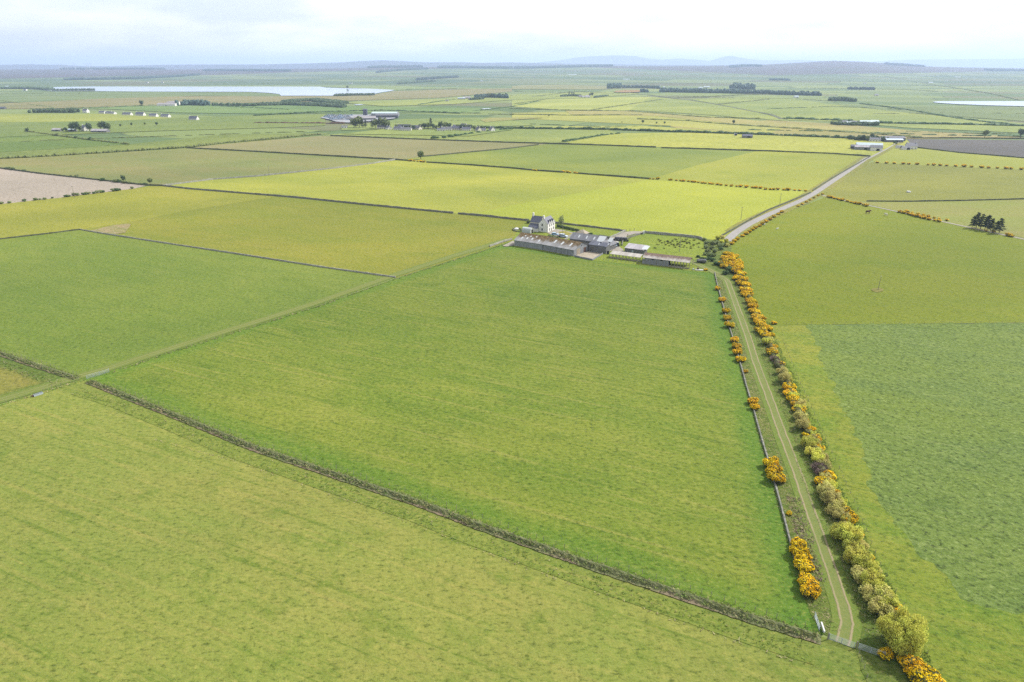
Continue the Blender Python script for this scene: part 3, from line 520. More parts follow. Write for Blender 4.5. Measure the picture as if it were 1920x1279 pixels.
field('grey parking area in front of the farmhouse', [(1026,437),(1042,430),(1056,432),(1078,438),(1066,447),(1050,446),(1034,441)], M['gravel'], 0.15, 'yard', 'yard')
field('worn yellow patch of lawn beside the parked cars', [(1047,435.5),(1060,434),(1073,439),(1064,443.5),(1052,440)], FM('worn_lawn', (206,196,104), (196,192,90), patch=5), 0.2, 'lawn', 'lawn')
field('bare approach track to the big shed', [(942,462),(962,452),(966,456),(964,461),(950,463)], M['gravel'], 0.16, 'yard', 'yard')
field('beige bare patch where the field walls meet at the left', [(165,434),(190,428),(210,423),(240,420),(246,421),(235,437),(208,441)], FM('spoil_patch', (206,184,140), (164,176,96), (224,206,168), (138,160,84), patch=6), 0.1, 'soil', 'bare patch')
# ------------------------------------------------------------------ plant prototypes
def lobes_cloud(lobes, n, seed, shell=0.78, zmin=0.05):
    rg = np.random.default_rng(seed); P_, N_ = [], []; ar = np.array([l[3]*l[4] for l in lobes]); ar = ar/ar.sum()
    for li, (x, y, z, rx, rz) in enumerate(lobes):
        k = int(n*ar[li])+1; d = rg.normal(0, 1, (k*2, 3)); d /= np.linalg.norm(d, axis=1)[:, None]; r = rg.uniform(shell, 1.06, (k*2, 1))
        p = np.array([x, y, z])+d*r*np.array([rx, rx, rz]); ok = p[:, 2] > zmin
        for lj, (a, b, c, e, f) in enumerate(lobes):
            if lj != li: ok &= (((p-np.array([a, b, c]))/np.array([e, e, f]))**2).sum(1) > 0.6
        P_.append(p[ok][:k]); N_.append(d[ok][:k])
    return np.concatenate(P_), np.concatenate(N_)
def rand_lobes(seed, R, H, n=6, zc=0.5, spread=0.55):
    rd = random.Random(seed); L = [(0, 0, H*zc, R*0.62, H*0.5)]
    for i in range(n):
        a = 6.283*i/n+rd.uniform(-.4, .4); r = R*spread*rd.uniform(0.7, 1.15); s = rd.uniform(0.36, 0.55); L.append((r*math.cos(a), r*math.sin(a), H*rd.uniform(0.35, 0.75), R*s, H*s*0.75))
    return L
def core(g, lobes, f=0.8, mi=0, seed=0):
    for i, l in enumerate(lobes): g.blob((l[0], l[1], l[2]), (l[3]*f, l[3]*f, min(l[4]*f, l[2]+0.1)), mi, seed+i, 8, 5, 0.12)
def proto_gorse(seed, R=1.45, H=1.7, n=1500, bloom=0.75):
    t = thing('gorse_bush', 'gorse', 'shrub'); L = [(l[0], l[1], l[2], l[3]*random.Random(seed*7+q).uniform(.62, .95), l[4]*random.Random(seed*9+q).uniform(.7, 1.05)) for q, l in enumerate(rand_lobes(seed, R, H, 11, 0.5, 0.72))]; p, d = lobes_cloud(L, n, seed, 0.7)
    rg = np.random.default_rng(seed+5); c = rg.uniform(-R, R, (16, 3)); c[:, 2] = rg.uniform(0.3, H, 16)
    near = np.min(np.linalg.norm(p[:, None]-c[None], axis=2), 1); score = (p[:, 2]/H)*0.9+d[:, 2]*0.35-0.30*(near < 0.42)+rg.normal(0, 0.16, len(p)); fl = score > (1-bloom)
    g = G(); core(g, L, 0.86, 0, seed); g.leaves(p[~fl], d[~fl], 0.26, seed=seed); g.leaves(p[::3]*0.95, d[::3], 0.3, seed=seed+1); g.make('foliage', M['gorse_leaf'], t)
    b = G(); b.leaves(p[fl]*1.02, d[fl], 0.24, jit=0.6, seed=seed+2); b.make('blossom', M['gorse_flower'], t); return t
def branches(g, n, R, H, seed, r0=0.07, levels=2, base=(0, 0, 0), lean=0.8):
    rd = random.Random(seed)
    for i in range(n):
        a = 6.283*i/n+rd.uniform(-.5, .5); e = rd.uniform(0.35, 1.0)*lean; q = (base[0]+R*e*math.cos(a)*0.6, base[1]+R*e*math.sin(a)*0.6, H*rd.uniform(0.5, 0.75)); g.tube(base, q, r0, r0*0.5, 5)
        for k in range(levels):
            a2 = a+rd.uniform(-1, 1); q2 = (q[0]+R*0.35*math.cos(a2), q[1]+R*0.35*math.sin(a2), q[2]+H*rd.uniform(0.15, 0.4)); g.tube(q, q2, r0*0.45, r0*0.15, 4)
def proto_shrub(name, cat, seed, R, H, n, leaf, mat, stems=6, lobn=7, cf=0.7, spread=0.6, jit=0.9, part='foliage'):
    t = thing(name, name, cat); L = [(l[0], l[1], l[2], l[3]*random.Random(seed*3+q).uniform(.6, 1.0), l[4]*random.Random(seed*5+q).uniform(.7, 1.1)) for q, l in enumerate(rand_lobes(seed, R, H, lobn+4, 0.55, spread*1.12))]; p, d = lobes_cloud(L, n, seed, 0.55); g = G()
    if cf: core(g, L, cf, 0, seed)
    g.leaves(p, d, leaf, jit=jit, seed=seed); g.make(part, mat, t)
    s = G(); branches(s, stems, R, H, seed, 0.06*H/2.5, 3); s.make('stem', M['bark'], t); return t
def proto_bare(seed, R=1.8, H=2.0):
    t = thing('bare_shrub', 'bare', 'shrub'); g = G(); rd = random.Random(seed); rg = np.random.default_rng(seed)
    s = G(); branches(s, 8, R, H, seed, 0.05, 4); s.make('stem', M['bark'], t)
    for i in range(900):
        a = rd.uniform(0, 6.283); r = R*math.sqrt(rd.random())*0.9; zb = rd.uniform(0.1, 0.7)*H*math.sqrt(max(0.05, 1-(r/R)**2)); p = Vector((r*math.cos(a)*0.8, r*math.sin(a)*0.8, zb)); q = p+Vector((rd.uniform(-.5, .5)+0.5*math.cos(a), rd.uniform(-.5, .5)+0.5*math.sin(a), rd.uniform(0.2, 0.7)))*0.7
        w = Vector((rd.uniform(-1, 1), rd.uniform(-1, 1), 0.2)).normalized()*0.035; g.poly([p-w, p+w, q+w*0.3, q-w*0.3])
    g.make('twigs', M['twig'], t); return t
def proto_pine(seed, H=13, R=3.4):
    t = thing('pine_tree', 'pine', 'tree'); rd = random.Random(seed); s = G(); lx, ly = rd.uniform(-.5, .5), rd.uniform(-.5, .5); s.tube((0, 0, 0), (lx, ly, H*0.93), 0.28, 0.06, 7); c = G(); rg = np.random.default_rng(seed)
    for i in range(26):
        u = (i+rd.random())/26; z = H*(0.2+0.8*u); r = R*(1-u)**0.7*rd.uniform(0.5, 1.15)+0.4; a = i*2.4+rd.uniform(-.5, .5); q = (lx*u+r*math.cos(a), ly*u+r*math.sin(a), z-r*0.12)
        s.tube((lx*u, ly*u, z), q, 0.07, 0.03, 4)
        for k in range(3):
            f = 0.45+0.28*k; cx = (lx*u*(1-f)+q[0]*f, ly*u*(1-f)+q[1]*f, z*(1-f)+q[2]*f+0.15); n = 44; p = np.array(cx)+rg.normal(0, 1, (n, 3))*np.array([0.38, 0.38, 0.22])*(0.6+r*0.22); c.leaves(p, rg.normal(0, 1, (n, 3))+np.array([0, 0, .6]), 0.42, seed=seed+i*3+k)
    s.make('trunk', M['bark'], t); c.make('crown', M['pine_leaf'], t); return t
def proto_tree(name, seed, H, R, mat, n=700, leaf=0.9, trunk=0.25, cf=0.66):
    t = thing(name, name, 'tree'); rd = random.Random(seed); L = [(l[0], l[1], l[2]+H*trunk, l[3], l[4]) for l in rand_lobes(seed, R, H*(1-trunk), 6, 0.5, 0.6)]; p, d = lobes_cloud(L, n, seed, 0.6); g = G(); core(g, L, cf, 0, seed); g.leaves(p, d, leaf, seed=seed); g.make('crown', mat, t)
    s = G(); s.tube((0, 0, 0), (0, 0, H*0.6), 0.035*H, 0.02*H, 6); branches(s, 4, R, H, seed, 0.015*H, 1, (0, 0, H*0.3)); s.make('trunk', M['bark'], t); return t
USED = set()
def place(proto, x, y, label, cat=None, group=None, s=1.0, rz=None, z=None, rnd=random.Random(3)):
    if proto.name in USED: o = copy_tree(proto)
    else: o = proto; USED.add(proto.name)
    if z is None: z = float(TZ(x, y)) if y > Y0T else 0.0
    o.location = (x, y, z); o.rotation_euler = (0, 0, rnd.uniform(0, 6.28) if rz is None else rz); o.scale = (s, s, s) if not isinstance(s, tuple) else s
    return tag(o, label, cat, group)
GOR = [proto_gorse(20+i, 1.45, 1.75, 1500, 0.80-0.04*(i % 3)) for i in range(5)]
HAW = [proto_shrub('hawthorn_bush', 'shrub', 40+i, 2.0, 2.9, 2600, 0.25, M['haw_leaf'] if i % 2 else M['haw_leaf2'], 7, 8, 0.62) for i in range(4)]
DRK = [proto_shrub('evergreen_shrub', 'shrub', 60+i, 1.9, 2.3, 1500, 0.26, M['dark_leaf'], 5, 6, 0.85) for i in range(2)]
GRY = [proto_shrub('willow_shrub', 'shrub', 70+i, 1.9, 2.5, 1500, 0.26, M['grey_leaf'], 5, 6, 0.8) for i in range(2)]
BAR = [proto_bare(80+i) for i in range(2)]
PIN = [proto_pine(90+i) for i in range(3)]
# gorse along the left wall of the lane
def gorse_at(px, py, s, label, group, i):
    x, y = P2(px, py); place(GOR[i % 5], x, y, label, 'shrub', group, s)
gl = [(1346,540,.85),(1354,562,1.0),(1360,583,1.0),(1363,596,1.05),(1367,610,1.05),(1377,638,.95),(1380,650,1.0),(1383,661,1.0),(1387,674,1.05),(1398,695,.45),(1411,754,.95),(1415,764,.85),(1446,872,1.15),(1450,884,1.2),(1454,899,1.15),(1480,962,.42),(1495,1023,.95),(1499,1038,1.15),(1503,1053,1.15),(1507,1066,1.0),(1508,1090,1.0),(1514,1102,1.1),(1519,1115,1.0)]
for i, (a, b, s) in enumerate(gl): gorse_at(a, b+4, (s*1.16, s*1.16, s*1.15), f"yellow gorse bush on the wall left of the lane, {nth(i)} down from the farm", 'gorse bushes on the lane wall', i)
# the hedge right of the lane
hd = [('g',1366,476,1.1),('g',1361,474,1.0),('g',1371,482,1.1),('g',1362,487,1.1),('g',1374,492,1.1),('g',1357,497,1.0),('g',1368,500,1.1),('g',1384,503,1.1),('g',1384,494,1.1),('g',1386,530,1.0),('g',1401,541,1.0),('g',1411,566,1.0),('g',1398,551,1.0),('g',1376,479,1.1),('g',1358,481,1.0),('g',1369,486,1.2),('g',1381,489,1.1),('g',1352,492,1.0),('g',1363,496,1.1),('g',1375,497,1.15),('g',1387,499,1.0),('g',1380,508,1.1),('g',1390,512,1.1),('g',1381,520,1.05),('g',1392,523,1.15),('g',1397,533,1.1),('g',1395,543,1.1),('g',1402,549,1.05),('b',1405,556,.7),('g',1406,564,1.05),('g',1410,573,1.1),('g',1415,583,1.1),('g',1419,593,1.1),('g',1423,602,1.1),('g',1428,609,1.0),('g',1425,619,1.0),('g',1434,626,1.05),('h',1437,642,.85),('g',1448,648,.8),('g',1446,661,.95),('b',1452,672,1.0),('b',1461,682,1.0),('h',1465,697,.9),('h',1470,712,1.0),
 ('g',1477,727,.95),('g',1482,738,1.0),('g',1487,749,.95),('g',1493,757,.9),('g',1497,768,.8),('h',1500,782,.95),('h',1504,799,.95),('g',1519,803,.6),('g',1517,815,.8),('g',1527,825,.8),('h',1515,835,.95),('g',1535,838,.6),('h',1524,851,.95),('h',1533,862,.8),('b',1535,877,1.15),('b',1540,886,1.0),('g',1553,893,.8),('g',1542,905,.9),('g',1554,905,.75),('h',1547,922,1.0),('g',1562,922,.7),('h',1555,938,1.05),('h',1565,956,1.05),('h',1575,970,.85),('g',1586,965,.8),('g',1591,975,.8),
 ('h',1578,1004,1.15),('h',1592,1012,1.15),('g',1606,1006,.6),('h',1597,1030,.95),('h',1603,1052,1.15),('g',1626,1043,.6),('h',1618,1066,1.1),('h',1622,1088,1.15),('h',1634,1102,1.1),('h',1640,1122,1.2),('g',1631,1079,.4),('h',1655,1136,1.15),('h',1648,1148,1.0),('g',1672,1142,.7),('g',1661,1228,.6),('g',1706,1247,.9),('g',1716,1262,1.1),('g',1728,1272,1.0),('g',1740,1290,1.1)]
rdh = random.Random(88)
for i in range(44):
    v = 500+i*14.5+rdh.uniform(-4, 4); u = float(np.interp(v, [p[1] for p in HG], [p[0] for p in HG]))+rdh.uniform(-3, 7)
    hd.append(('g' if v < 640 or rdh.random() < .22 else 'h', u, v-5, rdh.uniform(.5, .85)))
hd.sort(key=lambda t: t[2])
cn = {'g': 0, 'h': 0, 'b': 0}
for k, a, b, s in hd:
    i = cn[k]; cn[k] += 1; x, y = P2(a, b+5)
    if k == 'g': place(GOR[(i*3) % 5], x, y, f"orange yellow gorse bush in the hedge right of the lane, {nth(i)} from its farm end", 'shrub', 'gorse bushes in the hedge', (s*1.5, s*1.5, s*random.Random(i+5).uniform(1.0, 1.45)))
    elif k == 'h': place(HAW[i % 4], x, y, f"pale green leafing hawthorn in the hedge right of the lane, {nth(i)} from its farm end", 'shrub', 'hawthorns in the hedge', (s*1.12, s*1.12, s*random.Random(i+9).uniform(.9, 1.35)))
    else: place(BAR[i % 2], x, y, f"leafless purplish brown shrub in the hedge right of the lane, {nth(i)} from its farm end", 'shrub', 'bare shrubs in the hedge', s*1.1)
big = proto_shrub('hawthorn_tree', 'tree', 133, 4.0, 4.9, 13000, 0.26, M['haw_leaf'], 10, 12, 0.6, 0.62); x, y = P2(1684, 1212); big_s = (0.92, 0.92, 1.35); place(big, x, y, 'largest pale yellow green tree of the hedge, beside the two metal gates', 'tree', None, big_s)
# shrubs at the top of the lane
for i, (a, b, s) in enumerate([(1351,514-45,.9),(1316,487,.8),(1322,489,.85),(1330,487,.8),(1336,490,.9),(1343,497,1.0),(1352,499,1.0),(1362,503,1.0),(1368,509,1.25),(1375,512,1.1),(1360,515,1.0),(1309,483,.7)]):
    x, y = P2(a, b); place(DRK[i % 2], x, y, f"dark green rounded shrub between the farm and the gorse, {nth(i)} of the clump", 'shrub', 'dark shrubs at the lane head', s*.9)
for i, (a, b, s) in enumerate([(1320,452,.9),(1326,458,1.0),(1324,466,1.0),(1327,474,1.0),(1334,468,1.0),(1331,480,.9),(1336,460,1.1),(1344,458,1.1),(1340,474,.9),(1350,463,1.1),(1322,479,.8),(1338,481,.9),(1357,462,1.0)]):
    x, y = P2(a, b); place(GRY[i % 2], x, y, f"grey green bush behind the gorse patch, {nth(i)} of the thicket", 'shrub', 'grey green thicket', s*.85)
for i, (a, b, s) in enumerate([(1346,450,1.0),(1353,449,1.1),(1360,455,1.0),(1364,463,.9),(1352,457,1.0)]):
    x, y = P2(a, b); place(HAW[(i+1) % 4], x, y, f"pale leafing hawthorn at the end of the public road, {nth(i)} from the left", 'shrub', 'hawthorns at the road end', s*0.85)
# road side gorse
rg_ = [(1372,459),(1377,454),(1383,450),(1392,444),(1399,440),(1405,436),(1411,432),(1416,429),(1424,425),(1430,421),(1437,417),(1444,413),(1451,408),(1459,403),(1466,399),(1496,388),(1504,384),(1512,380),(1519,376),(1526,372),(1534,368),(1542,365)]
for i, (a, b) in enumerate(rg_):
    x, y = P2(a, b); place(GOR[i % 5], x, y, f"yellow gorse bush on the right verge of the public road, {nth(i)} from its near end", 'shrub', 'gorse bushes on the road verge', 0.95 if i < 15 else 0.75)
def along(pts, gap, jit=0.4, seed=1):
    q = polyl(pts); rd = random.Random(seed); out = []; carry = 0.0
    for a, b in zip(q, q[1:]):
        L = (b-a).length; t = carry
        while t < L: out.append(a+(b-a)*(t/L)+Vector((rd.uniform(-jit, jit), rd.uniform(-jit, jit)))); t += gap*rd.uniform(0.75, 1.3)
        carry = t-L
    return out
GL = []
def lowgorse(seed):
    t = thing('gorse_bush', 'gorse', 'shrub'); L = rand_lobes(seed, 1.7, 1.8, 5); p, d = lobes_cloud(L, 260, seed); rg = np.random.default_rng(seed); fl = (p[:, 2]/1.8+d[:, 2]*0.4+rg.normal(0, .2, len(p))) > 0.42
    g = G(); core(g, L, 0.85, 0, seed); g.leaves(p[~fl], d[~fl], 0.5, seed=seed); g.make('foliage', M['gorse_leaf'], t); b = G(); b.leaves(p[fl]*1.03, d[fl], 0.5, jit=.5, seed=seed); b.make('blossom', M['gorse_flower'], t); return t
LG = [lowgorse(150+i) for i in range(4)]
def gorse_row(pts, gap, where, group, s=1.0, seed=1):
    for i, p in enumerate(along(pts, gap, 0.6, seed)): place(LG[i % 4], p.x, p.y, f"gorse bush {where}, {nth(i)} from the left", 'shrub', group, s*random.Random(seed*99+i).uniform(0.7, 1.2), rnd=random.Random(i+seed))
gorse_row([(1254,338),(1300,342),(1350,348),(1400,352),(1425,354)], 3.6, 'of the hedge behind the brightest field', 'gorse hedge behind the bright field', 1.0, 2)
gorse_row([(1436,356),(1470,357),(1516,359)], 3.8, 'of the short hedge ending at the road', 'gorse hedge ending at the road', 1.0, 3)
gorse_row([(1219,336),(1236,337)], 3.4, 'of the small clump behind the brightest field', 'gorse clump in the gap', 1.0, 4)
gorse_row([(1000,320),(1010,321)], 3.2, 'of the low patch on the boundary above the farm', 'low gorse patch', .8, 12)
gorse_row([(1056,323.5),(1084,326)], 3.4, 'of the clump on the boundary above the farm', 'gorse clump above the farm', 1.0, 5)
gorse_row([(766,302),(800,305)], 4.0, 'of the clump beside the lone tree', 'gorse clump by the lone tree', 1.0, 6)
gorse_row([(1553,370),(1590,379),(1630,388)], 3.6, 'beside the stony track near the road', 'gorse by the stony track near the road', .95, 7)
gorse_row([(1688,399),(1700,402),(1740,412),(1768,418)], 3.3, 'beside the stony track, middle stretch', 'gorse by the stony track, middle', .95, 8)
gorse_row([(1700,398),(1740,407),(1782,416)], 4.5, 'above the stony track, middle stretch', 'gorse above the stony track', .8, 9)
gorse_row([(1890,443),(1905,446)], 2.6, 'at the right end of the stony track', 'gorse at the right end of the track', 1.0, 10)
gorse_row([(1850,434),(1866,437)], 3.0, 'low under the right-hand pines', 'gorse under the pines', .6, 13)
gorse_row([(1645,306),(1740,310),(1840,315),(1925,319)], 7.0, 'of the long hedge right of the public road', 'long gorse hedge right of the road', 1.25, 11)
x, y = P2(1451, 608); place(LG[0], x, y, 'single small gorse bush at the corner of the rough crop', 'shrub', None, .7)
# pines on the right, and the tree by the house
pn = [(1822,428,.72),(1830,428,.9),(1838,430,.85),(1846,431,.80),(1850,433,.88),(1857,434,.72),(1866,437,.68),(1873,438,.86)]
for i, (a, b, s) in enumerate(pn): x, y = P2(a, b); place(PIN[i % 3], x, y, f"dark pine in the clump by the stony track, {nth(i)} from the left", 'tree', 'pines by the stony track', (s*0.9, s*0.9, s*0.85))
x, y = P2(1052, 427); ht_ = proto_tree('garden_tree', 171, 7.6, 2.1, M['grey_leaf'], 900, 0.36, 0.22, 0.3); place(ht_, x, y, 'slender grey green tree standing right of the farmhouse', 'tree')
# ------------------------------------------------------------------ walls, fences, hedgerows
def wall(label, pts, h=1.25, w=0.75, mat='stone', name='stone_wall', cat='wall', px=True, step=2.0, seed=1, z=None):
    q = polyl(pts, step, px); nn = normals(q); rd = random.Random(seed); v = []; f = []
    for i, (p, n) in enumerate(zip(q, nn)):
        hh = h*(1+rd.uniform(-.14, .10)); zb = (float(TZ(p.x, p.y)) if p.y > Y0T else 0.0); ww = w*rd.uniform(.85, 1.15)
        for t, k in ((-.5, -.2), (-.36, hh), (.36, hh*rd.uniform(.93, 1.05)), (.5, -.2)): a = p+n*(t*ww); v.append((a.x, a.y, zb+k))
    for i in range(len(q)-1):
        b = 4*i; f += [(b+1, b, b+4, b+5), (b+2, b+1, b+5, b+6), (b+3, b+2, b+6, b+7)]
    e = 4*(len(q)-1); f += [(0, 1, 2, 3), (e+3, e+2, e+1, e)]; return tag(mesh_obj(name, v, f, M[mat]), label, cat)
M['wall_pale'] = flat_mat('lichened_stone', (190,190,178), 0.4, 1.8, 0.9, 0.05)
wall('low pale tumbled stone wall along the left of the lane', LW[:-3], 0.6, 0.5, 'stone')
wall('straight grey drystone wall between the olive pasture and the bright fields', [(305,349),(357,355),(480,365),(555,371),(660,382),(750,391),(850,400.5)], 1.35, .7)
wall('drystone wall from the gateway gap to the farmhouse', [(859,401.5),(910,406),(955,411),(992,414.5)], 1.35, .7, seed=4)
wall('drystone wall behind the farmhouse garden', [(1040,419),(1060,421),(1155,432),(1172,434.5)], 1.2, .7, seed=5)
wall('pale capped wall along the back of the paddock with the rush clumps', [(1208,437),(1240,440),(1280,443.5),(1310,447),(1318,451)], 1.5, .6, 'wall_pale', seed=6)
wall('thin wall between the green and olive pastures at the left', [(150,431),(190,438),(300,455),(420,473),(600,501),(742,521)], .8, .45, 'wall_pale', seed=7)
wall('low wall at the top of the green pasture at far left', [(-60,456),(0,449),(80,440),(150,431)], .8, .8, 'stone_dark', seed=8)
wall('pale wall climbing from the wall junction to the tilled field', [(305,349),(400,337),(480,331),(560,323),(620,317),(700,307),(742,300)], 1.3, .8, 'wall_pale', seed=9)
wall('dark wall along the top of the stubble field', [(-60,310),(0,316),(75,326),(175,337),(275,348),(305,349)], 1.3, 1.0, 'stone_dark', seed=10)
wall('dark field wall between the drilled and tilled fields', [(350,278),(480,285),(600,292),(742,300),(765,302)], 1.6, 1.4, 'stone_dark', seed=11, step=4)
wall('dark field wall running right of the gorse clump', [(800,305),(880,310),(960,316),(1000,320),(1056,324)], 1.5, 1.2, 'stone_dark', seed=12, step=4)
wall('dark wall between the two gorse clumps above the farm', [(1084,326),(1150,331),(1219,336)], 1.4, 1.2, 'stone_dark', seed=13, step=4)
wall('wall between the tilled field and the green pasture', [(785,295),(860,288),(955,279),(1010,272)], 1.4, 1.1, 'stone_dark', seed=14, step=5)
wall('long wall across the middle distance left of the public road', [(620,255),(760,261),(955,268),(1100,272),(1230,277)], 1.7, 1.5, 'stone_dark', seed=15, step=6)
wall('long wall from the gap to the public road', [(1240,278),(1345,281),(1440,284),(1560,289),(1632,294)], 1.7, 1.4, 'stone_dark', seed=16, step=6)
wall('roadside wall left of the public road', [(1345,448),(1380,428),(1410,411),(1440,395),(1480,379),(1520,362)], 1.1, .8, 'stone_dark', seed=17)
wall('roadside wall left of the road beyond the gorse hedge', [(1524,358),(1560,335),(1600,312),(1630,295)], 1.2, .9, 'stone_dark', seed=18)
wall('thin boundary between the two right-hand pastures', [(1625,378),(1700,378.5),(1800,377),(1915,374),(2050,372)], 1.0, 1.0, 'stone_dark', seed=19, step=4)
wall('boundary along the foot of the ploughed field', [(1715,277),(1800,287),(1920,297),(2050,308)], 1.4, 1.2, 'stone_dark', seed=20, step=6)
wall('boundary along the top of the ploughed field', [(1700,260),(1800,259.5),(1920,261)], 1.8, 1.5, 'stone_dark', seed=21, step=8)
wall('garden wall below the farmhouse tree', [(1044,424),(1062,428),(1086,434)], 1.2, .5, 'stone_dark', seed=22)
wall('curved drive wall on the left of the entrance drive', [(1143,447),(1160,440),(1172,434.5)], 1.2, .6, 'wall_pale', seed=23)
wall('low concrete wall round the feeding yard', [(1076.5,481.5),(1111,488.5),(1130,477)], .9, .35, 'conc_panel', seed=24)
wall('low wall at the left end of the big shed', [(918,463),(935,457),(960,449.5)], 1.1, .6, 'wall_pale', seed=25)
wall('short green topped wall left of the entrance drive', [(1124,445),(1142,448.5)], 1.6, 1.2, 'stone_dark', seed=26)
wall('paddock wall beside the entrance drive', [(1207,438.5),(1190,443),(1178,447),(1168,452),(1166,461)], 1.1, .5, 'stone', seed=27)
wall('yard wall from the big shed corner towards the cars', [(1058,452),(1066,446.5),(1078,438.5)], 1.3, .5, 'wall_pale', seed=28)
# dark, thicker hedges and banks in the distance
def hedge(label, pts, h=2.2, w=2.5, mat='heath', step=3.0, seed=1, gap=0.0, name='hedge'):
    g = G(); rd = random.Random(seed); q = polyl(pts, step)
    for p in q:
        if rd.random() < gap: continue
        s = rd.uniform(.7, 1.3); zb = float(TZ(p.x, p.y)) if p.y > Y0T else 0.0; g.blob((p.x+rd.uniform(-.5, .5), p.y+rd.uniform(-.5, .5), zb+h*s*0.35), (step*0.75*s, w*0.55*s, h*s*0.65), 0, rd.randint(0, 999), 6, 4, .25)
    return tag(g.make(name, M[mat]), label, 'hedge')
hedge('thick dark hedge climbing from the left edge to the tilled field', [(-120,306),(0,298),(100,293),(200,286.5),(350,277),(420,269),(480,264),(540,258),(600,252.5)], 2.6, 4, seed=1)
hedge('long dark hedge below the village, running right to the road', [(905,240.5),(1000,242),(1140,243.5),(1300,249),(1440,253.5),(1595,260),(1640,263)], 3.6, 6, 'dark_leaf', 6, seed=2)
hedge('low dark hedge line below the far left houses', [(48,247),(100,254),(175,264),(240,271)], 2.4, 3, seed=3, gap=.15)
hedge('broken line of bushes in the field before the village', [(780,262),(832,259),(880,252),(915,247),(960,242.5)], 3.2, 3, 'dark_leaf', 5, seed=4, gap=.4)
hedge('broken hedge on the slope left of the lonely ruin', [(1058,266),(1100,259),(1130,254),(1160,251)], 2.4, 3, 'dark_leaf', 5, seed=5, gap=.15)
hedge('dark hedge line below the sawmill', [(480,217.5),(560,213),(600,211),(720,208),(860,213)], 3, 5, 'dark_leaf', 7, seed=6)
hedge('gorse-brown hedge line above the long left hedge', [(480,231),(540,231.5),(590,232),(640,232)], 2.5, 5, 'rust', 7, seed=7)
hedge('far hedge across the yellow fields, left part', [(1200,224),(1290,227),(1330,231),(1400,236)], 2.2, 4, seed=8, step=7)
hedge('far hedge across the yellow fields, right part', [(1400,236),(1500,242),(1640,252),(1720,258)], 2.2, 4, seed=9, step=7)
hedge('hedge crossing the fields above the sunlit strip', [(60,205),(200,202),(330,196),(480,203),(540,206)], 2.5, 5, 'dark_leaf', 8, seed=10, gap=.2)
hedge('straight hedge left of the side road', [(1000,182),(1080,172),(1150,176)], 2.5, 5, seed=11, step=8)
hedge('hedge right of the side road', [(1272,183),(1340,181),(1400,178),(1450,177)], 2.5, 5, seed=12, step=8)
hedge('hedge on the shaded slope beyond the side road', [(1350,196),(1400,191),(1440,187)], 2.5, 5, seed=13, step=8)
hedge('long hedge on the slope above the right loch', [(1615,195),(1700,206),(1780,220),(1860,231),(1920,236)], 3, 6, 'dark_leaf', 8, seed=14)
hedge('hedge along the lower edge of the right slope', [(1470,223),(1560,226),(1660,232),(1780,234),(1920,237)], 4, 8, 'dark_leaf', 8, seed=15)
hedge('short hedge beside the left farm row', [(785,197),(830,190),(855,187)], 2.6, 5, 'dark_leaf', 6, seed=16, gap=.2)
hedge('field boundary through the pale strip', [(960,215),(1080,217),(1200,216)], 2, 4, seed=17, step=8)
hedge('far hedge below the fallow strip', [(960,204),(1060,207),(1180,209),(1330,221),(1430,223)], 2, 4, seed=18, step=8)
# scrub on the stubble boundaries
def scrub(pts, n, where, group, s0=.5, s1=1.1, seed=1, protos=None, hw=1.0):
    rd = random.Random(seed); q = polyl(pts, 1.0); protos = protos or (DRK+GRY)
    idx = sorted(rd.random() for _ in range(n))
    for i, u in enumerate(idx):
        p = q[int(u*(len(q)-1))]; place(protos[rd.randrange(len(protos))], p.x+rd.uniform(-hw, hw), p.y+rd.uniform(-hw, hw), f"{where}, {nth(i)} from the left", 'shrub', group, rd.uniform(s0, s1), rnd=rd)
scrub([(0,383),(120,370),(250,354)], 30, 'low bush on the lower edge of the stubble field', 'bushes below the stubble field', .5, 1.0, 3)
scrub([(10,317),(50,322)], 7, 'bush on the wall above the stubble field near the left edge', 'bushes on the stubble wall', .7, 1.2, 4)
scrub([(130,331),(175,337),(235,344),(285,348)], 13, 'bush on the wall above the stubble field', 'bushes along the stubble wall', .6, 1.2, 5)
scrub([(108,255),(160,262),(185,265)], 7, 'bush on the hedge line below the white farmhouse', 'bushes on the far left hedge', 1.2, 2.0, 6)
hedge('tangle of dark stems running under the flowering hedge by the lane', [(a-1, b+4) for a, b in HG[1:13]], 1.5, 2.6, 'gorse_leaf', 1.3, 77, .1)
# ------------------------------------------------------------------ ditch bank, rough grass, fences, gates
def bank_mat():
    m, nt, b = newmat('overgrown_bank', 0.95); pos = worldpos(nt); uv = nd(nt, 'ShaderNodeUVMap').outputs[0]; sp = nd(nt, 'ShaderNodeSeparateXYZ'); nt.links.new(uv, sp.inputs[0])
    n1 = noise(nt, pos, 1/0.55, 5, 0.75); n2 = noise(nt, pos, 1/9., 3, 0.6); col = cmix(nt, mrange(nt, n1, 0.35, 0.62), alb((120,136,84)), alb((166,170,122)))
    d = mrange(nt, mth(nt, 'ADD', sp.outputs['Y'], mth(nt, 'MULTIPLY', mth(nt, 'SUBTRACT', n2, 0.52), 6.0)), -1.6, -0.9, 1, 0); col = cmix(nt, mth(nt, 'MULTIPLY', d, 0.85), col, alb((190,170,142)))
    nt.links.new(col, b.inputs['Base Color']); bump(nt, b, n1, 0.9, 0.3); return m
M['bank'] = bank_mat()
prof = lambda t: 0.75*max(0, 1-abs(t-0.25)**1.6*1.35) if t > -0.62 else 0.12
